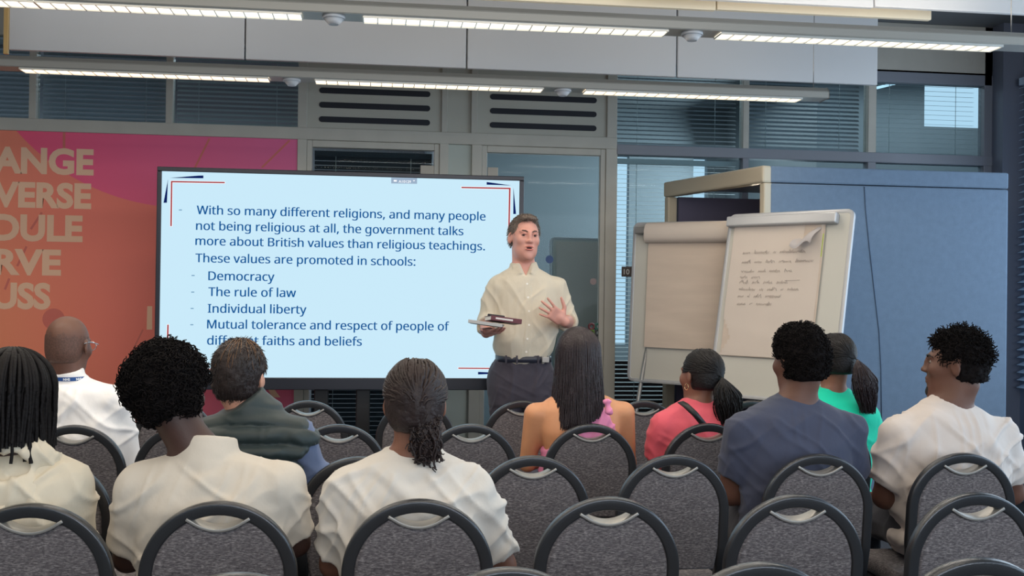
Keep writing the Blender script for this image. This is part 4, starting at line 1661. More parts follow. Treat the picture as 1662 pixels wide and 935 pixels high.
def tubes_mesh(strands, radii, n=4):
    """strands (k, m, 3), radii (k, m) -> vertices, quads"""
    S = np.asarray(strands, float); k, m, _ = S.shape
    Rr = np.broadcast_to(np.asarray(radii, float), (k, m))
    T = np.gradient(S, axis=1); T /= np.maximum(np.linalg.norm(T, axis=2, keepdims=True), 1e-9)
    ref = np.where(np.abs(T[..., 2:3]) < .9, np.array((0, 0, 1.)), np.array((1., 0, 0)))
    ref = np.broadcast_to(ref[:, :1], T.shape)
    U_ = np.cross(T, ref); U_ /= np.maximum(np.linalg.norm(U_, axis=2, keepdims=True), 1e-6)
    W_ = np.cross(T, U_)
    V = []
    for j in range(n):
        a = 2 * math.pi * j / n
        V.append(S + (U_ * math.cos(a) + W_ * math.sin(a)) * Rr[..., None])
    V = np.stack(V, 2).reshape(-1, 3)
    i0 = (np.arange(k)[:, None, None] * m + np.arange(m - 1)[None, :, None]) * n
    j = np.arange(n)[None, None, :]
    a = i0 + j; b = i0 + (j + 1) % n
    Q = np.stack([a, b, b + n, a + n], -1).reshape(-1, 4)
    return V, Q


def cat_mesh(parts):
    V, Q, n = [], [], 0
    for v, q in parts:
        V.append(v); Q.append(q + n); n += len(v)
    return np.concatenate(V), np.concatenate(Q)


def hair_mat(name, rgb, rough=.45, spec=.35):
    m = mat('hair_' + name, rgb, rough, var=0.25, vscale=18, bump=0.3, bscale=120, spec=spec)
    return m


def coils(V, Q, M_, num, r=.008, turns=1.6, length=.014, tr=.0022, seed=0, zmin=-.2, ymax=.2, m=13):
    rng = np.random.default_rng(seed)
    N = normals(V, Q)
    ok = np.where((V[:, 2] > zmin) & (V[:, 1] < ymax))[0]
    pk = rng.choice(ok, num)
    P, Nn = V[pk], N[pk]
    Nn = Nn + rng.normal(0, .35, Nn.shape); Nn /= np.linalg.norm(Nn, axis=1, keepdims=True)
    A = np.cross(Nn, rng.normal(size=Nn.shape)); A /= np.linalg.norm(A, axis=1, keepdims=True)
    B = np.cross(Nn, A)
    t = np.linspace(0, 1, m)
    ph = rng.uniform(0, 6.28, num)[:, None]
    rr = (r * rng.uniform(.6, 1.25, num))[:, None]
    ln = (length * rng.uniform(.4, 1.5, num))[:, None]
    ang = ph + t[None] * turns * 2 * math.pi
    S = P[:, None] + Nn[:, None] * (t[None] * ln - .004)[..., None] + (A[:, None] * np.cos(ang)[..., None] + B[:, None] * np.sin(ang)[..., None]) * (rr * (.6 + .4 * t[None]))[..., None]
    return tubes_mesh(S, tr * np.linspace(1.15, .6, m)[None], 4)


def drape(num, seed, zend, rx=.083, ry=.104, rz=.098, cz=.034, cy=-.014, az=(-2.6, 2.6), r=.004, crown=(0, -.02), layers=3, wob=.004, m=22, spread=.0, lift=.004, taper=.5, pol0=.05):
    """strands that leave the crown, lie over the skull and hang down; az measured from straight back"""
    rng = np.random.default_rng(seed)
    S, R_ = [], []
    for k in range(num):
        a = rng.uniform(*az)
        lay = rng.integers(0, layers)
        g = 1 + lay * lift / .09
        ze = zend(a, rng) if callable(zend) else zend + rng.uniform(-.015, .015)
        th0 = pol0 + rng.uniform(0, .55) * (lay + 1) / layers
        th1 = math.pi / 2 + .05
        dx, dy = math.sin(a), -math.cos(a)
        arc = (th1 - th0) * .095
        hang = max(.0, cz + .0 - ze)
        tot = arc + hang
        pts = []
        for i in range(m):
            s_ = tot * i / (m - 1)
            if s_ < arc:
                th = th0 + (th1 - th0) * s_ / arc
                x, y, z = rx * g * math.sin(th) * dx, cy + ry * g * math.sin(th) * dy, cz + rz * g * math.cos(th)
            else:
                q = (s_ - arc)
                th = th1
                k2 = 1 + spread * q - .25 * min(q, .08)
                x, y, z = rx * g * dx * k2, cy + ry * g * dy * k2, cz - q
            pts.append((x, y, z))
        P = np.array(pts)
        w = rng.uniform(0, 6.28, 2)
        tt = np.linspace(0, 1, m)
        P[:, 0] += wob * np.sin(tt * 7 + w[0]) * tt; P[:, 1] += wob * np.sin(tt * 6 + w[1]) * tt
        S.append(P); R_.append(r * rng.uniform(.8, 1.15) * np.linspace(1, taper, m) ** .5)
    return tubes_mesh(np.array(S), np.array(R_), 5)


def fuzz(V, Q, num, seed, comb=(0, -.5, -.6), out=.7, ln=.014, r=.0016, zmin=-.08, jit=.25, m=5):
    """short combed hairs on a cap"""
    rng = np.random.default_rng(seed)
    N = normals(V, Q)
    ok = np.where(V[:, 2] > zmin)[0]; pk = rng.choice(ok, num)
    n = N[pk]
    c = np.array(comb, float)[None] - n * (n @ np.array(comb, float))[:, None]
    d = n * out + c + rng.normal(0, jit, (num, 3)); d /= np.linalg.norm(d, axis=1, keepdims=True)
    t = np.linspace(0, 1, m)[None, :, None]
    S = V[pk][:, None] - n[:, None] * .002 + d[:, None] * t * (ln * rng.uniform(.6, 1.3, num))[:, None, None] - n[:, None] * (t ** 2) * ln * out * .4
    return tubes_mesh(S, r * np.linspace(1, .3, m)[None], 4)


def eyes(F, body, M, white=(136, 126, 120), iris=(50, 36, 28), brow=(30, 26, 26)):
    for s in (-1, 1):
        f = Field((-.02, -.02, -.02), (.02, .02, .02), .0025)
        f.op(ell((0, 0, 0), (.0118, .0125, .0080)), 0)
        V, Q = f.mesh(1)
        e = F.put('eye', hl(M, V + np.array((s * .031, .0785, .013))), Q, mat('eye_white_%d' % white[0], white, .2), body)
        V, Q = f.mesh(0)
        F.put('iris', hl(M, V * np.array((.42, .35, .62)) + np.array((s * .031, .0882, .013))), Q, mat('iris_%d' % iris[0], iris, .2), e)
        b = [(s * .012, .098, .030), (s * .024, .0985, .0365), (s * .038, .090, .0375), (s * .050, .076, .031)]
        Vb, Qb = tubes_mesh(np.array([hl(M, np.array(b))]), np.array([[.0028, .0042, .0038, .002]]), 6)
        F.put('eyebrow', Vb, Qb, mat('brow_%d' % brow[0], brow, .7), body)
# ------------------------------------------------------------------ the audience
HB = hair_mat('black', (23, 21, 23), .5)
HC = hair_mat('black_curls', (20, 17, 18), .85, .12)
HLK = hair_mat('black_locs', (20, 18, 20), .65, .2)
SK_D = skin('deep', (74, 52, 46))
SK_DB = skin('deep_brown', (104, 72, 60))
SK_B = skin('brown', (132, 92, 76))
SK_T = skin('tan', (214, 152, 112))
SK_L = skin('light', (214, 160, 138))

def pony(tie, tail_len, num, seed, side=(.02, -.02), r=.0026, width=.032, cap_n=420, rx=.085, ry=.106, rz=.0985, az=(-2.5, 2.5), wav=.006):
    rng = np.random.default_rng(seed)
    S1 = []
    for k in range(cap_n):
        a = rng.uniform(*az); th = rng.uniform(.25, 1.75)
        P = []
        for t in np.linspace(0, 1, 10):
            aa = a * (1 - t); tt = th + (1.62 - th) * t
            p = np.array((rx * math.sin(tt) * math.sin(aa), -.014 - ry * math.sin(tt) * math.cos(aa), .034 + rz * math.cos(tt)))
            P.append(p * (1 - t ** 3) + tie * t ** 3)
        S1.append(P)
    A = tubes_mesh(np.array(S1), (r * .8) * np.linspace(1, .8, 10)[None], 4)
    S2 = []
    t = np.linspace(0, 1, 20)
    for k in range(num):
        ang, rad = rng.uniform(0, 6.28), math.sqrt(rng.random())
        wv = rng.uniform(.7, 1.1); ph = rng.uniform(0, 6.28)
        fl = np.sin(np.minimum(t * 1.9, 1.57)) * (1 - .45 * np.maximum(0, t - .6) / .4)
        x = tie[0] + side[0] * t + width * rad * math.cos(ang) * fl + wav * np.sin(t * 10 + ph) * t
        y = tie[1] + side[1] * np.sin(t * 2.4) + width * .6 * rad * math.sin(ang) * fl
        z = tie[2] + .012 * np.sin(t * 3) - tail_len * wv * t
        S2.append(np.stack([x, y, z], 1))
    B = tubes_mesh(np.array(S2), r * np.linspace(1, .5, 20)[None], 4)
    return A, B

# --- person with black locs, cream hoodie (left edge)
F, body, M, D = seated('person with black shoulder-length locs in a cream hoodie, at left edge', 'D', 18,
    [(728, -22, 60), (738, -52, 92), (750, -74, 116), (775, -88, 130), (830, -92, 134), (935, -90, 130)],
    (24, 655, .03, -8, -4, 0), [(-74, 792), (110, 792)], [(-98, 900), (130, 905)], SK_D, cloth('hoodie', (216, 206, 186)), short=False, seed=5, amp=.005)
f = Field((-.25, -.30, .7), (.25, .2, 1.1), .006)
nb = D['nb']
f.op(torus(nb + np.array((0, -.015, .005)), rotm(0, -28, 0), .098, .085, .034), .01)
f.op(ell(nb + np.array((0.0, -.105, -.055)), (.105, .040, .075), rotm(0, -12, 0)), .035)
f.op(ell(nb + np.array((0, -.085, .005)), (.055, .05, .045)), .03, True)
V, Q = f.mesh(2)
V = wrinkle(V, normals(V, Q), .006, 9, 12)
F.put('hood', V, Q, MATS['cloth_hoodie'], body)
cap = cap_field(M, .008, (.05, .05), -.09, ears=False)
s1 = drape(230, 3, lambda a, r: -.105 + r.uniform(-.02, .015) - (.03 if r.random() < .12 else 0), r=.0058, rx=.088, ry=.108, layers=3, wob=.004, lift=.007, taper=.75, az=(-2.3, 2.3))
V, Q = cat_mesh([cap, s1])
F.put('locs', hl(M, V), Q, HLK, body)
eyes(F, body, M)

# --- bald man, white shirt, lanyard
def collar_shirt(f, nb, nt, r, tab):
    ax = (nt - nb) / np.linalg.norm(nt - nb)
    f.op(sleeve(nb + ax * .01, nb + ax * .078, r * 1.34, r * 1.17), .008)


F, body, M, D = seated('bald man with glasses in a white shirt with a blue printed lanyard', 'B', 118,
    [(613, 84, 136), (618, 72, 150), (625, 54, 174), (634, 36, 190), (650, 28, 198), (700, 26, 204), (800, 30, 198)],
    (111, 563, .03, -14, -6, 0), [(42, 650), (188, 650)], [(20, 748), (207, 748)], SK_DB, cloth('white_shirt', (242, 240, 240)), short=False, seed=8, collar=collar_shirt, hs=1.02, amp=.005)
cap = cap_field(M, .0015, (.03, .03), -.07)
V, Q = cap
k = V[:, 2] < .046 + .014 * vnoise(V * 60, 2) + .006 * vnoise(V * 190, 5)
sel = k[Q].all(1)
F.put('hair_fringe', hl(M, V), Q[sel], mat('hair_grey_stubble', (94, 66, 56), .6, var=.3, vscale=160), body)
V, Q = tubes_mesh(np.array([hl(M, np.array([(s * .082, -.03, .012), (s * .084, .0, .02), (s * .083, .05, .02), (s * .07, .105, .017)])) for s in (-1, 1)]), .0022, 6)
gl = F.put('glasses', V, Q, mat('glasses_silver', (200, 200, 205), .25, .8), body)
for s in (-1, 1):
    ring = np.array([(s * .034 + .026 * math.cos(a), .108, .010 + .019 * math.sin(a)) for a in np.linspace(0, 2 * math.pi, 20)])
    V, Q = tubes_mesh(np.array([hl(M, ring)]), .0018, 5)
    F.put('lens_rim', V, Q, MATS['glasses_silver'], gl)
eyes(F, body, M)
# lanyard band round the collar with its white lettering
nb, nt = D['nb'], D['nt']
ax = (nt - nb) / np.linalg.norm(nt - nb)
R_ = np.array(Vector(ax).to_track_quat('Z', 'Y').to_matrix())
rL = .056 * 1.32 + .006
P = [[], []]
angs = np.linspace(math.radians(-215), math.radians(35), 60)
u_, v_ = np.array((1., 0, 0)), np.array((0, 1., 0))
def lan(a, h, off=0):
    rr_ = np.interp(h, (.01, .078), (.056 * 1.36, .056 * 1.19)) + .003 + off
    return nb + ax * h + (u_ * math.cos(a) + v_ * math.sin(a)) * rr_
b = MB()
for a in angs:
    P[0].append(lan(a, .036)); P[1].append(lan(a, .052))
n = len(angs)
b.add(P[0] + P[1], [(i, i + 1, n + i + 1, n + i) for i in range(n - 1)], 0, True)
lo_ = b.build('lanyard', mat('lanyard_blue', (24, 74, 140), .6), body)
b = MB()
for a0_ in (-118, -78, -40):
    vs, fs, w, h = text_mesh('NHS', None, .0135, .0006, .12)
    pts = []
    for x, z in vs:
        pts.append(lan(math.radians(a0_) + (x - w / 2) / .076, .0385 + z, .0006))
    b.add(pts, fs)
b.build('lanyard_print', mat('lanyard_white', (235, 240, 245), .6), lo_)

# --- curly head, cream polo
def collar_polo(f, nb, nt, r, tab):
    ax = np.array((0.03, .22, 1.0)); ax /= np.linalg.norm(ax)
    f.op(sleeve(nb + ax * .0, nb + ax * .078, r * 1.72, r * 1.42), .008)


F, body, M, D = seated('person with a big curly black afro tilted left, in a cream polo', 'D', 338,
    [(732, 288, 372), (740, 268, 396), (747, 246, 424), (757, 226, 454), (776, 214, 472), (820, 215, 472), (935, 225, 462)],
    (279, 641, .05, -14, -14, -17), [(228, 792), (458, 788)], [(208, 905), (480, 880)], SK_D, cloth('polo', (204, 196, 184)), seed=12, collar=collar_polo, neck_r=.057, amp=.0045, sleeve_frac=.8)
V0, Q0 = cap_field(M, .022, (.06, .06), -.075, extra=[(ell((-.012, -.012, .034), (.106, .116, .086)), .02), (ell((-.06, .03, .01), (.058, .06, .06)), .02)], noise=.006, nf=45)
cl = coils(V0, Q0, M, 2600, .0085, 1.7, .016, .0022, 4, zmin=-.085)
V, Q = cat_mesh([(V0, Q0), cl])
F.put('curly_hair', hl(M, V), Q, HC, body)
eyes(F, body, M)
V, Q = tubes_mesh(np.array([[D['nb'] + np.array((x, -.118 - .02 * 0, -.075 + .002 * math.sin(x * 90))) for x in np.linspace(-.03, .03, 8)]]), .002, 5)

# --- dark hair, padded vest over blue sleeves
def collar_vest(f, nb, nt, r, tab):
    ax = (nt - nb) / np.linalg.norm(nt - nb)
    f.op(sleeve(nb + ax * .0, nb + ax * .085, r * 1.75, r * 1.5), .02)


F, body, M, D = seated('man with short dark thinning hair in a dark green padded vest and blue sleeves', 'C', 410,
    [(662, 372, 452), (672, 356, 466), (684, 340, 480), (700, 332, 488), (730, 328, 492), (800, 330, 490)],
    (389, 613, .03, -16, -3, 3), [(342, 716), (482, 716)], [(318, 805), (512, 800)], SK_L, cloth('padded_vest', (34, 48, 50), .55, .1), seed=15, short=True, sleeve_frac=.03, collar=collar_vest, infl=.022, quilt=True, amp=.003, arm=1.1)
for i in (0, 1):
    S_, E_, W_ = D['S'][i], D['E'][i], D['Wr'][i]
    f = Field(np.minimum(np.minimum(S_, E_), W_) - .1, np.maximum(np.maximum(S_, E_), W_) + .1, .0065)
    f.op(rc(S_, E_, D['ra'] * 1.08 + .016, D['ra'] * .84 + .016), .02)
    f.op(sleeve(E_, E_ + (W_ - E_) * .95, D['ra'] * .84 + .015, D['ra'] * .6 + .012), .015)
    V, Q = f.mesh(2)
    V = wrinkle(V, normals(V, Q), .004, 21 + i)
    F.put('sleeve', V, Q, cloth('blue_sleeve', (100, 114, 146)), body)
HBR = hair_mat('dark_brown', (40, 32, 32), .5)
V0, Q0 = cap_field(M, .012, (.058, .055), -.075, noise=.0022, nf=60)
s1 = fuzz(V0, Q0, 2600, 5, ln=.018, r=.0015, out=.12, comb=(0, -.15, -.9), zmin=-.075, jit=.12)
V, Q = cat_mesh([(V0, Q0), s1])
F.put('short_hair', hl(M, V), Q, HBR, body)
s2 = drape(34, 6, lambda a, r: .06 + r.uniform(-.02, .01), r=.0016, rx=.0865, ry=.1075, rz=.1025, layers=1, wob=.004, taper=.2, az=(-2.9, 2.9), pol0=.05, m=9)
F.put('thin_crown', hl(M, s2[0]), s2[1], hair_mat('crown_brown', (104, 76, 54), .5), body)
eyes(F, body, M)

# --- braids, white tee
F, body, M, D = seated('person with dark brown braids gathered at the nape, in a white tee', 'D', 668,
    [(733, 626, 716), (740, 606, 730), (748, 582, 748), (760, 564, 762), (785, 552, 776), (830, 546, 780), (935, 552, 776)],
    (673, 659, .03, 0, -3, 1), [(562, 796), (768, 796)], [(542, 915), (815, 918)], SK_B, cloth('white_tee', (210, 205, 198)), seed=22, neck_r=.054, amp=.0055, sleeve_frac=.82)
HD = hair_mat('braids', (46, 36, 36), .5)
V0, Q0 = cap_field(M, .012, (.05, .05), -.07, ears=False, noise=.003, nf=50)
def zb_(a, r):
    return -.05 + r.uniform(-.02, .012) - (.06 if (-.1 < a < 1.0 and r.random() < .5) else 0)
s1 = pony(np.array((.022, -.100, -.075)), .05, 4, 8, r=.0062, cap_n=230, rx=.088, ry=.108, rz=.101, az=(-2.6, 2.6))[0]
s2 = []
rng = np.random.default_rng(3)
for k in range(46):
    x0 = rng.uniform(-.02, .06); t = np.linspace(0, 1, 14)
    p = np.stack([x0 + .012 * t + .006 * np.sin(t * 9 + k), -.085 - .012 * np.sin(t * 3) + rng.uniform(-.012, .012), -.03 - t * rng.uniform(.06, .135)], 1)
    s2.append(p)
s2 = tubes_mesh(np.array(s2), np.linspace(.0055, .003, 14)[None], 5)
c2 = coils(s2[0], s2[1], M, 260, .007, 1.4, .01, .0024, 9)
V, Q = cat_mesh([(V0, Q0), s1, s2, c2])
F.put('braids', hl(M, V), Q, HD, body)
eyes(F, body, M)

# --- long straight hair, pink halter top
F, body, M, D = seated('woman with long straight dark hair and bare shoulders in a pink halter top', 'B', 942,
    [(634, 918, 964), (642, 900, 986), (650, 884, 1002), (664, 872, 1012), (700, 876, 1006), (740, 884, 1000), (800, 888, 998)],
    (937, 583, .03, 3, -2, 0), [(868, 672), (1013, 670)], [(856, 752), (1019, 752)], SK_T, cloth('unused_pink', (224, 140, 180)), sleeveless=True, female=True, neck_r=.045, arm=.92, hs=.98, chest=.92, trousers=(64, 66, 84), infl=.004)
tab = D['tab']
f = Field(D['lo'], D['hi'], .0065)
f.op(loft([t for t in tab if t[0] > .48], .011), .01)
zt = tab[3][0]
# cut away above a slanting line on the left, and the left shoulder; the right strap climbs to the neck
nrm = np.array((-.62, 0, .78))
def cutp(p0, nrm):
    return (lambda X, Y, Z: -((X - p0[0]) * nrm[0] + (Y - p0[1]) * nrm[1] + (Z - p0[2]) * nrm[2])), (-1, -1, 0), (1, 1, 2)
pL = F.L(905, 722, ROWS['B'] + .1)
f.op(cutp(pL, nrm), .006, True)
pR = F.L(1004, 700, ROWS['B'] + .1)
f.op(cutp(pR, np.array((.86, 0, .50))), .006, True)
V, Q = f.mesh(2)
V = wrinkle(V, normals(V, Q), .004, 31, 13)
MP = mat('cloth_pink_halter', (226, 138, 178), .8, var=.04, bump=.2, bscale=22)
F.put('halter_top', V, Q, MP, body)
kn = F.L(984, 647, ROWS['B'] + .09)
f = Field(kn - .09, kn + .09, .005)
f.op(ell(kn + (.004, 0, -.012), (.022, .012, .010)), .01); f.op(rc(kn + (0, 0, -.012), kn + (.014, -.006, -.055), .008, .016), .012)
V, Q = f.mesh(1)
V = wrinkle(V, normals(V, Q), .0014, 5, 24)
F.put('halter_bow', V, Q, MP, body)
HL = hair_mat('long_dark', (44, 36, 40), .32)
V0, Q0 = cap_field(M, .010, (.05, .05), -.10, ears=False, extra=[(loft([(.03, 0, -.05, .08, .06), (-.1, 0, -.07, .086, .05), (-.2, .004, -.085, .094, .038), (-.278, .012, -.085, .088, .02)]), .02)])
s1 = drape(1500, 18, lambda a, r: -.275 + .03 * math.sin(a * 2) + r.uniform(-.02, .02) + .02 * abs(a), r=.0024, rx=.088, ry=.108, rz=.1, layers=3, wob=.006, lift=.005, taper=.35, az=(-1.75, 1.75), m=26, spread=.75)
V, Q = cat_mesh([(V0, Q0), s1])
F.put('long_hair', hl(M, V), Q, HL, body)
eyes(F, body, M)

# --- low ponytail, coral top, black strap
F, body, M, D = seated('woman with a black low ponytail in a coral top with a black strap', 'B', 1136,
    [(650, 1112, 1164), (658, 1094, 1182), (668, 1080, 1194), (684, 1072, 1200), (720, 1070, 1204), (800, 1076, 1196)],
    (1138, 612, .03, 26, -3, 4), [(1076, 692), (1194, 692)], [(1060, 775), (1212, 775)], SK_T if False else SK_B, cloth('coral_top', (226, 96, 112)), female=True, neck_r=.046, arm=.95, seed=41, sleeve_frac=.6, amp=.0025, hs=.97, trousers=(52, 54, 66))
b = MB()
pts = [F.L(1104, 652, ROWS['B'] + .16), F.L(1113, 658, ROWS['B'] + .100), F.L(1128, 672, ROWS['B'] + .087), F.L(1146, 694, ROWS['B'] + .078)]
b.sweep([tuple(p) for p in pts], [(-.012, -.006), (.012, -.006), (.012, .006), (-.012, .006)], (0, -1, .3))
b.build('strap', M_black, body)
V0, Q0 = cap_field(M, .008, (.055, .05), -.06, ears=True, noise=.001, nf=40)
tie = np.array((.008, -.122, .0))
rng = np.random.default_rng(6)
A, B = pony(tie, .20, 700, 6, (.035, -.012), width=.072, r=.003)
V, Q = cat_mesh([(V0, Q0), A])
F.put('hair', hl(M, V), Q, HB, body)
F.put('ponytail', hl((rotm(0, 0, 0), M[1], 1.0), B[0] + (M[0] @ tie - tie)), B[1], HB, body)
V, Q = tubes_mesh(np.array([[hl(M, np.array((-.088, 0 + .012 * math.cos(a), -.048 + .014 * math.sin(a)))) for a in np.linspace(0, 6.28, 16)]]), .0018, 5)
F.put('hoop_earring', V, Q, mat('earring_gold', (214, 190, 150), .25, .9), body)
eyes(F, body, M)

# --- navy tee
F, body, M, D = seated('man with short curly black hair in a navy tee', 'C', 1286,
    [(648, 1258, 1328), (655, 1238, 1346), (664, 1218, 1362), (680, 1204, 1374), (720, 1200, 1378), (770, 1202, 1376), (840, 1206, 1370)],
    (1298, 590, .03, 18, -2, 0), [(1204, 702), (1374, 700)], [(1186, 800), (1384, 802)], SK_DB, cloth('navy_tee', (62, 68, 90)), seed=52, neck_r=.06, amp=.0035, hs=1.0, sleeve_frac=.68, chest=1.05, arm=1.12)
V0, Q0 = cap_field(M, .012, (.055, .06), -.06, extra=[(ell((0, .0, .075), (.078, .095, .072)), .02)], noise=.004, nf=45)
cl = coils(V0, Q0, M, 2000, .006, 1.6, .012, .002, 14, zmin=-.05)
V, Q = cat_mesh([(V0, Q0), cl])
F.put('curly_hair', hl(M, V), Q, HC, body)
eyes(F, body, M)

# --- green top
F, body, M, D = seated('woman with a long dark ponytail in a green top, beyond the navy tee man', 'B', 1352,
    [(632, 1328, 1380), (642, 1312, 1396), (652, 1302, 1410), (672, 1296, 1416), (720, 1294, 1416), (800, 1298, 1412)],
    (1354, 586, .02, 12, -2, 0), [(1302, 676), (1404, 676)], [(1286, 755), (1420, 750)], SK_B, cloth('green_top', (0, 205, 168)), female=True, neck_r=.046, arm=.95, seed=61, amp=.003, hs=.97)
V0, Q0 = cap_field(M, .008, (.055, .05), -.06, ears=True)
A, B = pony(np.array((.03, -.122, .01)), .22, 800, 16, (.045, -.02), width=.062)
V, Q = cat_mesh([(V0, Q0), A])
F.put('hair', hl(M, V), Q, HB, body)
tie = np.array((.03, -.122, .01))
F.put('ponytail', hl((np.eye(3), M[1], 1.0), B[0] + (M[0] @ tie - tie)), B[1], HL, body)
eyes(F, body, M)

# --- beige tee
F, body, M, D = seated('man looking left with spiky short curls in a beige tee', 'C', 1543,
    [(654, 1506, 1576), (661, 1494, 1590), (671, 1472, 1606), (686, 1458, 1618), (720, 1452, 1628), (770, 1450, 1630), (870, 1452, 1624)],
    (1552, 596, .02, 56, 3, 0), [(1456, 706), (1624, 708)], [(1436, 806), (1642, 800)], SK_DB, cloth('beige_tee', (212, 202, 196)), seed=71, neck_r=.064, amp=.0055, hs=1.02, sleeve_frac=.74, chest=1.08, arm=1.12)
V0, Q0 = cap_field(M, .005, (.05, .068), -.045, extra=[(ell((0, -.012, .070), (.074, .094, .075)), .015)], noise=.005, nf=50)
cl = coils(V0, Q0, M, 900, .0045, 1.2, .022, .0022, 24, zmin=.02)
cl2 = coils(V0, Q0, M, 900, .004, 1.2, .007, .0018, 25, zmin=-.06)
V, Q = cat_mesh([(V0, Q0), cl, cl2])
F.put('curly_hair', hl(M, V), Q, HC, body)
f = Field((-.12, -.02, -.16), (.12, .16, 0), .005)
f.op(ell((0, .046, -.074), (.047, .047, .043)), .01); f.op(ell((0, .083, -.100), (.022, .017, .018)), .02)
f.op(rbox((0, .05, .03), (.2, .2, .085), .01), .01, True)
V, Q = f.mesh(1)
F.put('beard', hl(M, V), Q, mat('beard_black', (34, 28, 28), .8), body)
R_ = np.array(Vector(D['nt'] - D['nb']).to_track_quat('Z', 'Y').to_matrix())
ringp = [D['nb'] + (D['nt'] - D['nb']) / np.linalg.norm(D['nt'] - D['nb']) * .066 + R_ @ np.array((.0665 * math.cos(a), .0665 * math.sin(a), 0)) for a in np.linspace(0, 6.28, 40)]
V, Q = tubes_mesh(np.array([ringp]), .0018, 5)
F.put('neck_chain', V, Q, mat('chain_dark', (60, 34, 30), .5), body)
eyes(F, body, M)
# ------------------------------------------------------------------ the presenter
HS_P = .0042
PY = 5.84
F = Fig(np.array((at(848, 600, PY)[0], PY, 0)), math.pi)
sil = [(431, 833, 868), (436, 826, 875), (443, 813, 889), (452, 804, 900), (468, 800, 906), (500, 804, 905), (530, 804, 904), (556, 800, 901), (570, 803, 897), (578, 807, 891)]
tab = []
top = None
for py, xl, xr in sil:
    a, b = F.L(xr, py, PY), F.L(xl, py, PY)
    z = (a[2] + b[2]) / 2
    top = z if top is None else top
    d = top - z
    bb = np.interp(d, (0, .03, .08, .2, .38, .5), (.055, .072, .096, .115, .128, .112))
    tab.append((z, (a[0] + b[0]) / 2, np.interp(d, (0, .1, .3, .5), (-.012, -.012, .0, .004)), (b[0] - a[0]) / 2 - .011, bb))
zw = tab[-1][0]
btab = tab + [(zw - .10, 0, 0, .158, .108), (zw - .17, 0, -.005, .165, .11), (zw - .24, 0, -.005, .15, .10)]
hc = F.L(851, 388, PY - .02)
Mh = (rotm(9, 1, -2), hc, 1.05)
nb = np.array((tab[0][1], -.01, tab[0][0] - .03)); nt = hc + Mh[0] @ np.array((0, -.02, -.055))
S = [F.L(806, 466, PY), F.L(902, 466, PY)]
E = [F.L(790, 521, PY + .02), F.L(922, 522, PY + .01)]
Wr = [F.L(789, 540, PY - .22), F.L(917, 522, PY - .20)]
f = Field((-.36, -.22, -.01), (.36, .42, hc[2] + .16), HS_P)
f.op(loft(btab), .02)
f.op(rc(nb, nt, .064, .062), .03)
for i in (0, 1):
    f.op(rc(S[i], E[i], .050, .041), .03)
    f.op(rc(E[i], Wr[i], .041, .028), .015)
head_ops(f, Mh)
f.op(ell((0, .036, -.066), (.051, .05, .044), M=Mh), .03)
f.op(ell((0, .102, -.0545), (.017, .014, .0075), M=Mh), .004, True)
yv = np.array((.78, .34, .50)); yv /= np.linalg.norm(yv)
xv = np.array((-.35, .1, 1.0)); xv -= yv * (xv @ yv); xv /= np.linalg.norm(xv)
zv = np.cross(xv, yv); zv *= np.sign(zv[1])
RmL = np.stack([xv, yv, zv], 1)
for pr, k in hand_prims(Wr[1] + yv * .012, RmL, 1, 14, 11, 1.0, (.85, .35, -.1)):
    f.op(pr, k)
yv = np.array((-.35, .9, .12)); yv /= np.linalg.norm(yv)
zv = np.array((0.05, .1, -1.0)); zv -= yv * (zv @ yv); zv /= np.linalg.norm(zv)
xv = np.cross(yv, zv); xv *= np.sign(xv[0])
RmR = np.stack([xv, yv, zv], 1)
WR = Wr[0] + yv * .012
for pr, k in hand_prims(WR, RmR, 1, 8, 3, 1.0, (.75, .62, .12)):
    f.op(pr, k)
hip = [np.array((.085, -.005, .93)), np.array((-.085, -.005, .93))]
kn = [np.array((.10, .01, .50)), np.array((-.10, .01, .50))]
an = [np.array((.11, -.02, .09)), np.array((-.11, -.02, .09))]
for i in (0, 1):
    f.op(rc(hip[i], kn[i], .082, .056), .03)
    f.op(rc(kn[i], an[i], .054, .036), .02)
    f.op(rc(an[i], an[i] + np.array((0, .13, -.045)), .034, .026), .02)
V, Q = f.mesh(2)
SKP = skin('presenter', (206, 150, 136))
body = F.put('person', V, Q, SKP)
tag(body, 'man standing in a cream shirt, speaking with one hand raised and books in the other', 'person')
# shirt
f = Field((-.36, -.22, zw - .05), (.36, .30, nt[2] + .03), HS_P)
stab = tab + [(zw - .025, tab[-1][1], .004, tab[-1][3] - .004, .105)]
f.op(loft(stab, .012), .02)
for i in (0, 1):
    f.op(rc(S[i], E[i], .058, .056), .03)
    fe = E[i] + (Wr[i] - E[i]) * (.22 if i else .42)
    f.op(sleeve(E[i], fe, .055, .052), .015)
    f.op(torus(fe, np.array(Vector(Wr[i] - E[i]).to_track_quat('Z', 'Y').to_matrix()), .049, .049, .008), .006)
ax = (nt - nb) / np.linalg.norm(nt - nb)
f.op(sleeve(nb + ax * .0, nb + ax * .048, .088, .074), .008)
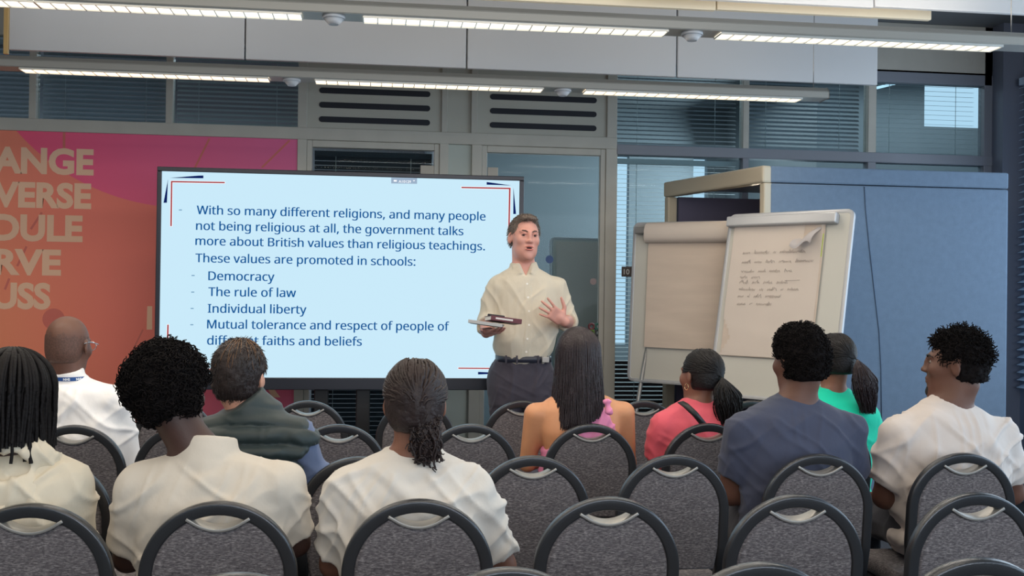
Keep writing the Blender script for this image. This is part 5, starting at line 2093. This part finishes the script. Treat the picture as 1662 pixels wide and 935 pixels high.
# open neck: a V cut through collar and top of the front
def vcut(X, Y, Z):
    t = (Z - (nb[2] - .035)) * .42
    d = np.maximum(np.abs(X - nb[0]) - np.maximum(t, 0), (nb[2] - .035) - Z)
    return np.maximum(d, (nb[1] + .035) - Y)
f.op((vcut, (-.1, 0, nb[2] - .06), (.1, .2, nb[2] + .2)), .004, True)
for s in (-1, 1):
    c = nb + np.array((s * .048, .074, .004))
    f.op(rbox(c, (.021, .006, .036), .005, rotm(-s * 32, 20, s * 30)), .004)
V, Q = f.mesh(2)
N = normals(V, Q)
cxz = np.interp(V[:, 2], [t[0] for t in sorted(tab)], [t[1] for t in sorted(tab)])
pl = (np.abs(V[:, 0] - cxz - .004) < .019) & (N[:, 1] > .4) & (V[:, 2] < nb[2] - .03)
keep = np.clip((nb[2] - .005 - V[:, 2]) / .06, .05, 1) * np.where(pl, .35, 1)
V = wrinkle(V, N, .0034, 91, 8, keep, (62, -58, 84))
V = V + N * np.where(pl, .0035, 0)[:, None]
SHM = cloth('cream_shirt', (202, 192, 174))
sh = F.put('shirt', V, Q, SHM, body)
front = V[pl]
for z in np.linspace(nb[2] - .075, zw + .03, 6):
    k = np.argmin(np.abs(front[:, 2] - z) + 2 * np.abs(front[:, 0] - np.interp(z, [t[0] for t in sorted(tab)], [t[1] for t in sorted(tab)]) - .004))
    p = front[k]
    b = MB(); b.cyl((p[0], p[1] + .0005, p[2]), .0058, .0025, 12, 'y')
    b.v = [(x, 2 * (p[1] + .0005) - y + .002, z_) for x, y, z_ in b.v]
    b.build('button', mat('button_white', (235, 230, 220), .3), sh)
# trousers, belt, shoes
f = Field((-.3, -.25, .02), (.3, .25, zw + .04), .006)
f.op(loft([(zw + .006, tab[-1][1], .002, tab[-1][3] + .008, .118), (zw - .05, 0, 0, .152, .122), (zw - .13, 0, -.006, .176, .126), (zw - .2, 0, -.006, .178, .122), (zw - .26, 0, -.004, .165, .11)], .004), .02)
for i in (0, 1):
    f.op(rc(hip[i], kn[i], .100, .074), .03)
    f.op(sleeve(kn[i], an[i] + np.array((0, 0, -.03)), .074, .066), .03)
V, Q = f.mesh(2)
V = wrinkle(V, normals(V, Q), .0026, 55, 10, None, (78, -70, 30))
tr_ = F.put('trousers', V, Q, cloth('trousers_charcoal', (62, 58, 70), .8), body)
path = []
for a in np.linspace(0, 2 * math.pi, 48, endpoint=False):
    e = 2 / 2.5
    ca, sa = math.cos(a), math.sin(a)
    path.append((tab[-1][1] + (tab[-1][3] + .017) * np.sign(ca) * abs(ca) ** e, .002 + .127 * np.sign(sa) * abs(sa) ** e, zw - .012))
b = MB(); b.sweep(path, [(-.004, -.017), (.004, -.017), (.004, .017), (-.004, .017)], (0, 0, 1), closed=True)
bl = b.build('belt', mat('belt_navy', (44, 48, 62), .4), body)
b = MB(); q = F.L(885, 578, PY - .12); b.box((q[0] - .02, .125, zw - .028), (q[0] + .02, .134, zw + .004))
b.build('buckle', M_chr, bl, bevel=.003)
for a in (50, 75, 110, 135):
    ca, sa = math.cos(math.radians(a)), math.sin(math.radians(a)); e = 2 / 2.5
    x = tab[-1][1] + (tab[-1][3] + .02) * np.sign(ca) * abs(ca) ** e; y = .002 + .131 * sa ** e
    b = MB(); b.box((x - .005, y - .004, zw - .036), (x + .005, y + .004, zw + .010)); b.build('belt_loop', MATS['cloth_trousers_charcoal'], tr_, bevel=.001)
for i in (0, 1):
    f = Field(an[i] + np.array((-.07, -.11, -.095)), an[i] + np.array((.07, .22, .05)), .006)
    f.op(rc(an[i] + (0, 0, -.01), an[i] + (0, .02, -.05), .048, .046), .01)
    f.op(rc(an[i] + (0, -.03, -.05), an[i] + (0, .15, -.058), .042, .035), .02)
    V, Q = f.mesh(1); V[:, 2] = np.maximum(V[:, 2], .001)
    F.put('shoe', V, Q, MATS['shoe_dark'], body)
# head details
HP = hair_mat('greying_brown', (104, 92, 84), .6)
V0, Q0 = cap_field(Mh, .005, (.050, .099), -.035, noise=.002, nf=70, h=.005, extra=[(ell((0, .028, .098), (.056, .060, .032)), .02)])
rng = np.random.default_rng(77)
N0 = normals(V0, Q0)
ok = np.where(V0[:, 2] > -.04)[0]; pk = rng.choice(ok, 1500)
t = np.linspace(0, 1, 5)[None, :, None]
dirn = np.array((0, -.55, -.25)) + N0[pk] * .9 + rng.normal(0, .25, (1500, 3)) + np.where(V0[pk, 2:3] > .08, 1, 0) * np.array((.3, .5, .5))
dirn /= np.linalg.norm(dirn, axis=1, keepdims=True)
Sx = V0[pk][:, None] + dirn[:, None] * t * .011 + np.array((0, 0, -.006)) * t ** 2
s1 = tubes_mesh(Sx, .0016 * np.linspace(1, .3, 5)[None], 4)
V, Q = cat_mesh([(V0, Q0), s1])
F.put('short_hair', hl(Mh, V), Q, HP, body)
eyes(F, body, Mh, (120, 102, 98), (40, 32, 32), (74, 56, 50))
f = Field((-.03, -.02, -.02), (.03, .02, .02), .002)
f.op(ell((0, 0, 0), (.0155, .007, .0065)), 0)
V, Q = f.mesh(1)
F.put('open_mouth', hl(Mh, V + np.array((0, .0935, -.0545))), Q, mat('mouth_dark', (46, 16, 18), .5), body)
for s in (-1, 1):
    Vb, Qb = tubes_mesh(np.array([hl(Mh, np.array([(s * .017, .0975, .017), (s * .027, .0995, .0225), (s * .037, .0965, .0215), (s * .045, .089, .015)]))]), np.array([[.002, .0042, .0042, .002]]), 6)
    F.put('eyelid', Vb, Qb, SKP, body)
for zz_, rr_ in ((-.0462, .0042), (-.0632, .0052)):
    Vb, Qb = tubes_mesh(np.array([hl(Mh, np.array([(x, .103 - 14 * x * x, zz_ - (5.5 * x * x if zz_ > -.05 else -6 * x * x)) for x in np.linspace(-.022, .022, 9)]))]), np.array([rr_ * np.array([.35, .7, .9, 1, 1, 1, .9, .7, .35])]), 6)
    F.put('lip', Vb, Qb, skin('lips', (186, 108, 100)), body)

# --- what he holds: notebook, book, phone and pen, resting on the right hand
pc = F.W(WR + yv * .100 - zv * .0245)
def slab(name, c, hx, hy, hz, rz, m, label, cat, tilt=(0, 0)):
    r = thing(name, label, cat, tuple(c))
    r.rotation_euler = (tilt[0], tilt[1], math.radians(rz))
    return r
T_ = (math.radians(-4), math.radians(7))
nbk = slab('notebook', pc + np.array((-.035, .0, .010)), 0, 0, 0, -12, None, 'pale grey notebook sticking out to the left of the presenter\'s stack', 'notebook', T_)
b = MB(); b.box((-.105, -.075, -.0085), (.075, .075, -.006)); b.box((-.105, -.075, .006), (.075, .075, .0085)); b.box((-.105, -.077, -.0085), (.075, -.073, .0085))
b.build('cover', mat('notebook_grey', (176, 178, 180), .6), nbk, bevel=.001)
MB_box((-.101, -.072, -.006), (.071, .072, .006), 'pages', mat('page_cream', (226, 222, 214), .8), nbk)
bk = slab('book', pc + np.array((.035, -.012, .0325)), 0, 0, 0, 10, None, 'dark maroon book lying on the notebook in the presenter\'s hand', 'book', T_)
b = MB(); b.box((-.085, -.065, -.0125), (.085, .065, -.010)); b.box((-.085, -.065, .010), (.085, .065, .0125)); b.box((-.085, -.067, -.0125), (.085, -.063, .0125))
b.build('cover', mat('book_maroon', (92, 34, 44), .5), bk, bevel=.001)
MB_box((-.08, -.062, -.010), (.08, .062, .010), 'pages', MATS['page_cream'], bk)
MB_box((-.06, -.0685, -.004), (.035, -.067, .005), 'spine_label', mat('label_white', (215, 208, 205), .6), bk)
ph = slab('phone', pc + np.array((0.0, -.005, .0555)), 0, 0, 0, -4, None, 'black phone lying on top of the maroon book', 'phone', T_)
b = MB(); b.box((-.045, -.03, -.0045), (.045, .03, .0045)); b.build('case', M_black, ph, bevel=.003)
MB_box((-.041, -.026, .0044), (.041, .026, .0049), 'screen', mat('phone_glass', (12, 12, 16), .1), ph)
